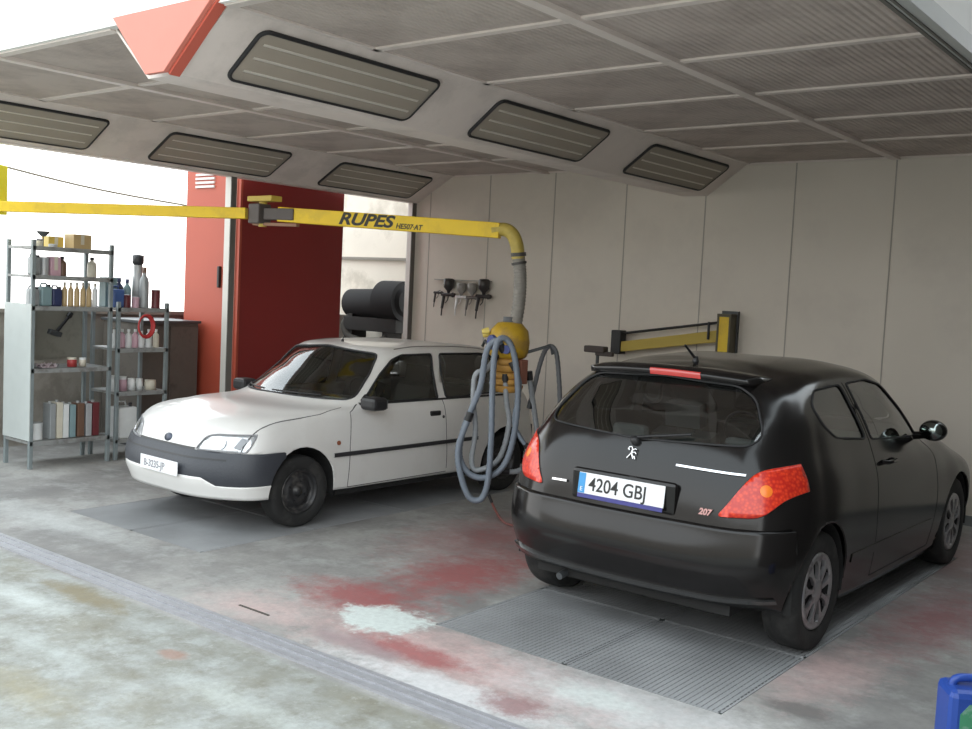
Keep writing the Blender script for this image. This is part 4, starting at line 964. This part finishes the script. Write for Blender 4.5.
# short rack, top (z 1.55)
T = 'on top of the short rack'
item('box', xf-.16, 5.65-.0+.17, 1.54, .06, .30, 'teal', f'grey-teal carton {T}, behind the blue canister')
item('canister', xf, 5.82, 1.54, .06, .22, 'blue', f'blue canister {T}')
item('can', xf-.02, 5.94, 1.54, .045, .13, 'dred', f'dark red can {T}, right of the blue canister')
item('bottle', xf-.14, 5.93, 1.54, .045, .30, 'dblue', f'dark blue bottle {T}', None, 'dblue')
item('bottle', xf-.15, 6.03, 1.54, .042, .29, 'teal', f'teal grey bottle {T}', None, 'dblue')
item('can', xf, 6.035, 1.54, .038, .11, 'pink', f'small pink can {T}, front row')
t = item('bottle', xf, 6.13, 1.54, .048, .42, 'grey', f'tall grey bottle {T}', None, 'brown')
# tall dispenser
t = thing('dispenser', 'tall silver dispenser with black head, tallest thing on the short rack', 'dispenser', (xf-.12, 6.13, 1.54)); b = MB(); b.lathe([(.001, 0), (.055, 0), (.055, .30), (.045, .33), (.045, .44)], (0, 0, 0), (0, 0, 1), 20); b.build('cylinder', im('silver'), t); b = MB(); b.lathe([(.04, .44), (.058, .46), (.058, .54), (.001, .55)], (0, 0, 0), (0, 0, 1), 20); b.build('head', im('black'), t)
item('can', xf, 6.27, 1.54, .045, .19, 'dred', f'dark red can {T}, right end')
# short rack, shelf 2 (z 1.14)
for k, (y, c) in enumerate(((5.80, 'white'), (5.89, 'pink'), (5.965, 'white'), (6.04, 'pink'), (6.115, 'white'), (6.20, 'white'), (6.285, 'cream'))):
    item('bottle', xf, y, 1.13, .032, .19 if k != 4 else .17, c, f'{WORD[c]} bottle on the second shelf of the short rack, {nth[k]}', 'bottles on the second shelf of the short rack', 'white')
t = thing('coiled_hose', 'coiled red air hose hanging under the top of the short rack', 'hose', (-9.20, 6.05, 1.36)); b = MB()
for k in range(4): b.tube([(.008*k, (.075+.006*k)*math.cos(a*.393), (.10+.006*k)*math.sin(a*.393)) for a in range(16)], .010, 6, closed=True)
b.build('coil', mat('hose_red', (.45, .03, .03), .4), t)
# short rack, shelf 3 (z .70) and bottom
for k, (y, c, r, h) in enumerate(((5.81, 'white', .045, .16), (5.91, 'pink', .042, .15), (6.01, 'white', .04, .125), (6.10, 'white', .036, .12))):
    item('jar', xf, y, .69, r, h, c, f'{WORD[c]} tub on the third shelf of the short rack, {nth[k]}', 'tubs on the third shelf of the short rack', 'white')
item('jar', xf, 6.23, .69, .06, .10, 'cream', 'wide cream tub at the right end of the third shelf of the short rack', None, 'cream')
item('canister', xf, 5.92, .21, .11, .38, 'white', 'pale blue-white canister at the foot of the short rack')
# ------------------------------------------------------------------ spray guns on the back wall
rl = MB(); rl.box(-8.6, -7.7, YB-.04, YB, 2.0, 2.012); o = rl.build('gun_rail', mat('rail_grey', (.42, .40, .37), .5)); tag(o, 'thin grey rail on the back wall holding the spray guns', 'rail')
def gun(x, z, col, cupcol, label, s=1., cup=True):
    t = thing('spray_gun', label, 'spray gun', (x, YB-.07, z), 0, 'spray guns on the back wall')
    m1 = mat('gun_'+col, {'dark': (.05, .045, .045), 'silver': (.85, .85, .85), 'grey': (.2, .18, .17)}[col], .3, .3)
    b = MB(); b.cyl((-.08*s, 0, .0), (.07*s, 0, 0), .020*s, .018*s, 12); b.cyl((.07*s, 0, 0), (.10*s, 0, 0), .028*s, .020*s, 12); b.build('gun_body', m1, t)
    b = MB(); b.cyl((-.05*s, 0, 0), (-.075*s, 0, -.15*s), .018*s, .015*s, 10); b.cyl((-.075*s, 0, -.15*s), (-.08*s, 0, -.23*s), .008*s, n=8); b.build('handle', m1, t)
    b = MB(); b.tube([(.01*s, 0, -.01), (.0, 0, -.06*s), (-.03*s, 0, -.09*s)], .006*s, 6); b.build('trigger', m1, t)
    if cup:
        b = MB(); b.lathe([(.012*s, .01), (.02*s, .04*s), (.055*s, .08*s), (.06*s, .16*s), (.045*s, .175*s), (.001, .178*s)], (.01*s, 0, 0), (0, 0, 1), 16); b.build('cup', mat('gun_cup_'+cupcol, {'dark': (.04, .035, .035), 'clear': (.33, .31, .29)}[cupcol], .3), t)
    b = MB(); b.tube([(-.02*s, .0, .01), (-.02*s, .06, .03)], .005, 6); b.build('hook', dark_steel, t)
gun(-8.50, 1.84, 'dark', 'dark', 'small dark spray gun, leftmost on the back wall rail', .8, False)
gun(-8.34, 1.82, 'dark', 'dark', 'black spray gun with dark cup, second from left on the back wall', 1.15)
gun(-8.13, 1.80, 'silver', 'clear', 'bright silver spray gun, third from left on the back wall', 1.0)
gun(-7.96, 1.80, 'grey', 'clear', 'grey spray gun, fourth from left on the back wall', 1.0)
gun(-7.78, 1.82, 'dark', 'dark', 'large black spray gun, rightmost on the back wall', 1.2)

# ------------------------------------------------------------------ yellow boom and its service unit
bm_ = thing('service_boom', 'long jointed yellow boom with black lettering crossing above the white car', 'boom', (-9.5, 4.36, 0))
L0 = Vector((-9.5, 4.36, 0))
def loc(p): return Vector(p)-L0
PA, PJ, PEnd = Vector((-9.30, 4.50, 2.43)), Vector((-7.14, 5.795, 2.455)), Vector((-5.13, 6.62, 2.375))
def beam(a, b_, wd, ht):
    d = (b_-a).normalized(); s = Vector((0, 0, 1)).cross(d).normalized(); u = d.cross(s); q = MB()
    q.quadbox([loc(a)+s*wd/2-u*ht/2, loc(a)-s*wd/2-u*ht/2, loc(a)-s*wd/2+u*ht/2, loc(a)+s*wd/2+u*ht/2], d*(b_-a).length); return q, d, s, u
q, d, s, u = beam(PA, PJ-Vector((.1, .06, 0)), .08, .095); q.build('inner_beam', yellow, bm_, .006)
q, d2, s2_, u2 = beam(PJ+Vector((.18, .07, 0)), PEnd, .09, .125); q.build('outer_beam', yellow, bm_, .006)
n2_ = d2.cross(u2)
if n2_.y > 0: n2_ = -n2_
side_o = n2_*.0465
ink = mat('lettering_black', (.03, .028, .02), .5)
def on_beam(x_):     # point on the outer beam whose world x is x_
    a = PJ+Vector((.18, .07, 0)); t_ = (x_-a.x)/(PEnd.x-a.x); return a+(PEnd-a)*t_
o = text_mesh('lettering', 'RUPES', .138, ink, bm_, loc(on_beam(-6.43)+side_o-u2*.042), d2, u2, shear=.3, offset=.0045, sx=1.26)
text_mesh('small_lettering', 'HE507·AT', .06, ink, bm_, loc(on_beam(-5.95)+side_o-u2*.046), d2, u2, shear=.2, offset=.0015, sx=.9)
q = MB(); q.box(-.07, .07, -.07, .07, -.085, .085); q.v = [tuple(Vector(p)+loc(PJ)) for p in q.v]; q.build('joint_block', mat('joint_grey', (.10, .085, .08), .5, .2), bm_, .01)
q, *_ = beam(PJ+Vector((.06, .025, 0)), PJ+Vector((.33, .125, 0)), .11, .10); q.build('joint_sleeve', mat('joint_grey', (.10, .085, .08), .5), bm_, .008)
q = MB(); q.cyl(loc(PJ)+Vector((.03, .01, -.11)), loc(PJ)+Vector((.03, .01, .12)), .035, n=16); q.box(-.10, .22, -.06, .06, .105, .15); q.v = q.v[:-8]+[tuple(Vector(p)+loc(PJ)) for p in q.v[-8:]]
q.build('pivot_pin', mat('dull_yellow', (.55, .40, .06), .5), bm_, .004)
q = MB(); q.box(-.05, .37, -.03, .03, -.10, -.075); q.v = [tuple(Matrix.Rotation(.38, 3, 'Z')@Vector(p)+loc(PJ)) for p in q.v]; q.build('joint_bracket', mat('joint_red_brown', (.30, .16, .10), .5), bm_)
# wall column carrying the boom, just at the picture's left edge
q = MB(); q.box(-.14, .14, -.06, .06, 2.36, 2.80, Matrix.Rotation(.55, 3, 'Z')); q.v = [(x+.14, y+.16, z) for x, y, z in q.v]; q.build('mounting_head', mat('bright_yellow', (.95, .88, .02), .4), bm_, .006)
q = MB(); q.box(-.20, -.08, -.06, .06, 0, 2.42); q.build('column', mat('column_grey', (.42, .40, .36), .5), bm_, .006)
q = MB(); q.box(-.30, .02, -.14, .14, 0, .015); q.build('base_plate', steel, bm_)
# elbow and down pipe
elb = thing('extraction_hose', 'grey corrugated hose dropping from the end of the yellow boom', 'hose', PEnd)
pts = [(-.06, -.02, .0), (.03, .02, .01), (.09, .05, -.03), (.125, .07, -.12), (.135, .08, -.22)]
q = MB(); q.tube(pts, .055, 14, sub=6); q.build('elbow', mat('elbow_yellow', (.50, .38, .08), .5, var=.3, vscale=20), elb)
P_ = smooth_path([Vector(p) for p in ((.135, .08, -.20), (.15, .10, -.35), (.145, .11, -.55), (.11, .12, -.78))], 24); rr = [.052+.004*math.sin(i*2.1) for i in range(len(P_))]
q = MB(); q.tube(P_, rr, 14); q.build('flexible_pipe', mat('pipe_grey', (.24, .225, .20), .55, var=.15), elb)
q = MB(); q.tube([(.135, .08, -.17), (.137, .083, -.20)], .063, 14); q.tube([(.139, .087, -.245), (.142, .09, -.265)], .063, 14); q.build('clamp', mat('clamp_dark', (.06, .055, .05), .5), elb)
# yellow service head
UC = Vector((-5.06, 6.72, 1.44))
un = thing('service_unit', 'yellow dust extraction head hanging below the boom between the two cars', 'service unit', UC)
yl = mat('unit_yellow', (.50, .31, .02), .45, var=.2, vscale=12, grime=(.30, .18, .06), gscale=9, gamt=.6)
q = MB(); q.lathe([(.05, .20), (.10, .19), (.155, .13), (.17, .04), (.165, -.04), (.15, -.08), (.12, -.10), (.001, -.10)], (0, 0, 0), (0, 0, 1), 28); q.build('dome', yl, un)
q = MB()
for k in range(5): q.lathe([(.115+.02*math.sin(k*2), -.10-.055*k), (.135, -.115-.055*k), (.115, -.15-.055*k)], (0, 0, 0), (0, 0, 1), 20)
q.cyl((0, 0, -.09), (0, 0, -.38), .10, .07, 18); q.build('filter_stack', mat('unit_ochre', (.45, .24, .05), .6, var=.3, vscale=18), un)
q = MB(); q.cyl((0, 0, .17), (0, 0, .24), .06, .058, 16); q.build('collar', dark_steel, un)
q = MB(); q.cyl((-.06, -.17, .03), (-.04, -.12, .03), .06, .07, 20); q.cyl((.09, -.16, -.02), (.07, -.1, -.02), .035, .04, 16); q.build('blue_port', mat('port_blue', (.04, .06, .22), .4), un)
q = MB(); q.cyl((-.16, -.06, .10), (-.21, -.08, .08), .03, .025, 12); q.cyl((-.13, -.11, .12), (-.17, -.15, .11), .03, .02, 12); q.build('couplings', mat('coupling_bright', (.75, .60, .15), .3), un)
q = MB(); q.box(.08, .17, -.05, .05, -.30, -.10); q.build('switch_box', mat('switch_red_brown', (.30, .12, .08), .5), un, .008)
q = MB(); q.tube([(-.12, 0, -.08), (-.24, -.02, .03), (-.26, -.02, -.02)], .014, 8); q.tube([(.12, .05, -.05), (.27, .20, .02), (.29, .22, -.05)], .014, 8); q.build('hose_hook', dark_steel, un)
hg = mat('hose_blue_grey', (.20, .235, .285), .5, var=.15, vscale=30); hg2 = mat('hose_pale_grey', (.30, .32, .34), .5, var=.15, vscale=30)
def corr(pts, r, m, name, label, sub=14, cat='hose', grp=None, closed=False):
    o0 = Vector(pts[0]); P = smooth_path([Vector(p)-o0 for p in pts], sub, closed); q = MB(); q.tube(P, [r*(1+.07*math.sin(i*2.4)) for i in range(len(P))], 10, closed=closed)
    t = thing(name, label, cat, o0, 0, grp); q.build('corrugated_tube', m, t)
    if not closed:
        for e, f_ in ((P[0], P[1]), (P[-1], P[-2])):
            c_ = MB(); d_ = (f_-e).normalized(); c_.cyl(e-d_*.02, e+d_*.05, r*1.25, n=12); c_.build('cuff', black_plastic, t)
    return t
def U(dx, dy, z): return (UC.x+dx, UC.y+dy, z)
# dx: along the boom direction across the picture, built as loops hooked over the unit
W_ = Vector((.786, .618, 0))         # horizontal across-view direction
Fv = Vector((-.617, .784, 0))
def L_(a, dpt, z): p = Vector((UC.x, UC.y, 0))+W_*a+Fv*dpt; return (p.x, p.y, z)
corr([L_(-.05, -.15, 1.42), L_(-.10, -.17, 1.49), L_(-.18, -.16, 1.40), L_(-.22, -.16, 1.1), L_(-.33, -.15, .78), L_(-.36, -.15, .55), L_(-.28, -.15, .40), L_(-.14, -.15, .37), L_(.0, -.15, .47), L_(.07, -.15, .70), L_(.09, -.16, 1.05), L_(.05, -.17, 1.35), L_(-.02, -.18, 1.5), L_(-.10, -.2, 1.47), L_(-.12, -.2, 1.2), L_(-.11, -.2, .7), L_(-.12, -.2, .35), L_(-.17, -.2, .20), L_(-.27, -.2, .22), L_(-.35, -.2, .42), L_(-.37, -.2, .62), L_(-.29, -.2, .88)], .025, hg, 'dust_hose', 'blue-grey corrugated hose in long loops hanging from the service unit', 16, grp=None)
corr([L_(-.10, -.11, 1.36), L_(-.17, -.11, 1.25), L_(-.26, -.11, 1.2), L_(-.27, -.11, 1.0), L_(-.24, -.11, .75), L_(-.26, -.11, .5), L_(-.21, -.11, .42), L_(-.04, -.11, .52), L_(.03, -.11, .80), L_(.0, -.11, 1.0), L_(-.02, -.11, 1.2)], .022, hg2, 'dust_hose', 'paler grey hose loop behind the blue-grey loops of the service unit', 14)
corr([L_(.03, -.13, 1.3), L_(.10, -.14, 1.15), L_(.07, -.14, .85), L_(.12, -.14, .72), L_(.20, -.14, .62)], .018, hg, 'air_line', 'thin dark air line dangling below the yellow service head', 14)
corr([L_(.18, .0, 1.22), L_(.20, .02, 1.1), L_(.24, .04, .9), L_(.27, .04, .7), L_(.24, .0, .5), L_(.12, -.06, .42), L_(.0, -.1, .42)], .022, hg2, 'dust_hose', 'grey hose hanging right of the yellow service head', 14)
corr([L_(.20, .04, .95), L_(.27, .12, 1.30), L_(.33, .16, 1.44), L_(.40, .16, 1.40), L_(.44, .16, 1.15), L_(.47, .16, .85), L_(.52, .14, .78), L_(.60, .12, .86)], .02, mat('hose_dark_grey', (.14, .145, .155), .5), 'dust_hose', 'dark grey hose arching up right of the service unit, beside the black car', 14)
corr([L_(-.10, -.19, .22), L_(-.05, -.2, .12), L_(.02, -.22, .03), L_(.12, -.28, .012), L_(.24, -.36, .012), L_(.30, -.5, .012)], .010, mat('hose_brown_red', (.20, .07, .06), .5), 'air_line', 'thin reddish air line trailing onto the floor below the hoses', 12)

# ------------------------------------------------------------------ second boom folded on the back wall
jb = thing('folded_boom', 'short yellow jib with black rod folded against the back wall above the black car', 'boom', (-4.56, YB-.12, 0))
q = MB(); q.box(-.055, .055, -.05, .08, .55, 1.74); q.build('column', yellow, jb, .004)
q = MB(); q.box(-.075, -.055, -.055, .08, .55, 1.75); q.box(.055, .075, -.055, .08, .55, 1.75); q.box(-.075, .075, -.058, .08, 1.74, 1.77); q.build('column_edges', mat('edge_dark', (.10, .085, .05), .5), jb)
q = MB(); q.quadbox([(-.07, -.05, 1.48), (-.07, -.05, 1.60), (-1.19, -.05, 1.41), (-1.19, -.05, 1.30)][::-1], (0, .09, 0)); q.build('jib_beam', mat('jib_dull_yellow', (.50, .37, .06), .5), jb, .004)
q = MB(); q.cyl((-.06, -.02, 1.68), (-1.25, -.02, 1.49), .014, n=8); q.cyl((-.16, -.06, 1.68), (-.16, -.06, 1.50), .014, n=8); q.build('tie_rod', black_plastic, jb)
q = MB(); q.box(-1.31, -1.19, -.07, .06, 1.27, 1.53); q.build('end_block', black_plastic, jb, .01)
q = MB(); q.box(-.09, .09, .08, .118, .5, 1.8); q.build('wall_plate', dark_steel, jb)
# dark lamp head on a stand behind the black car
ls = thing('work_lamp', 'dark work lamp head on a thin stand left of the black car roof', 'lamp stand', (-5.80, YB-.55, 0))
q = MB(); q.cyl((0, 0, .02), (0, 0, 1.30), .018, n=10); q.build('stem', dark_steel, ls)
q = MB(); q.box(-.15, .10, -.05, .05, 1.29, 1.36); q.box(-.02, .19, -.03, .03, 1.26, 1.31); q.build('lamp_head', mat('lamp_head_dark', (.07, .055, .05), .6), ls, .012)
for k in range(3):
    a = 2*math.pi*k/3+.3; q = MB(); q.cyl((0, 0, .25), (.3*math.cos(a), .3*math.sin(a), .012), .011, n=8); q.build('leg', dark_steel, ls)
# ------------------------------------------------------------------ blue can at the lower right
cn = thing('jerrycan', 'blue plastic jerrycan with green label at the lower right corner', 'jerrycan', (-.99, 4.62, 0), math.radians(32))
bp_ = mat('can_blue', (.025, .075, .36), .35, var=.05)
q = MB(); q.box(-.075, .20, -.10, .10, 0, .315); q.build('body', bp_, cn, .03)
q = MB(); q.tube([(-.04, 0, .29), (-.03, 0, .335), (.03, 0, .345), (.08, 0, .335), (.09, 0, .29)], .018, 10, sub=4); q.build('carry_handle', bp_, cn)
q = MB(); q.cyl((.15, 0, .30), (.15, 0, .345), .028, n=18); q.build('cap', mat('cap_dark_blue', (.01, .02, .10), .4), cn)
q = MB(); q.quadbox([(-.035, -.102, .05), (.17, -.102, .05), (.17, -.102, .265), (.0, -.102, .265), (-.035, -.102, .22)], (0, .004, 0)); q.build('label_patch', mat('label_green', (.07, .30, .16), .5, grime=(.3, .45, .38), gscale=14, gamt=.8), cn)
# overhead cable seen against the sky beyond the low wall
cb_ = MB(); cb_.tube([(-12.5, 4.9, 3.30), (-12.5, 7.2, 3.0), (-12.5, 9.2, 2.88)], .014, 6, sub=8); cb_.cyl((-12.5, 3.0, 0), (-12.5, 3.0, 3.8), .06, n=10); cb_.tube([(-12.5, 4.9, 3.35), (-12.5, 3.0, 3.7)], .012, 6)
tag(cb_.build('overhead_cable', mat('cable_pale', (.2, .18, .14), .7)), 'thin cable crossing the bright sky beyond the low wall', 'cable')
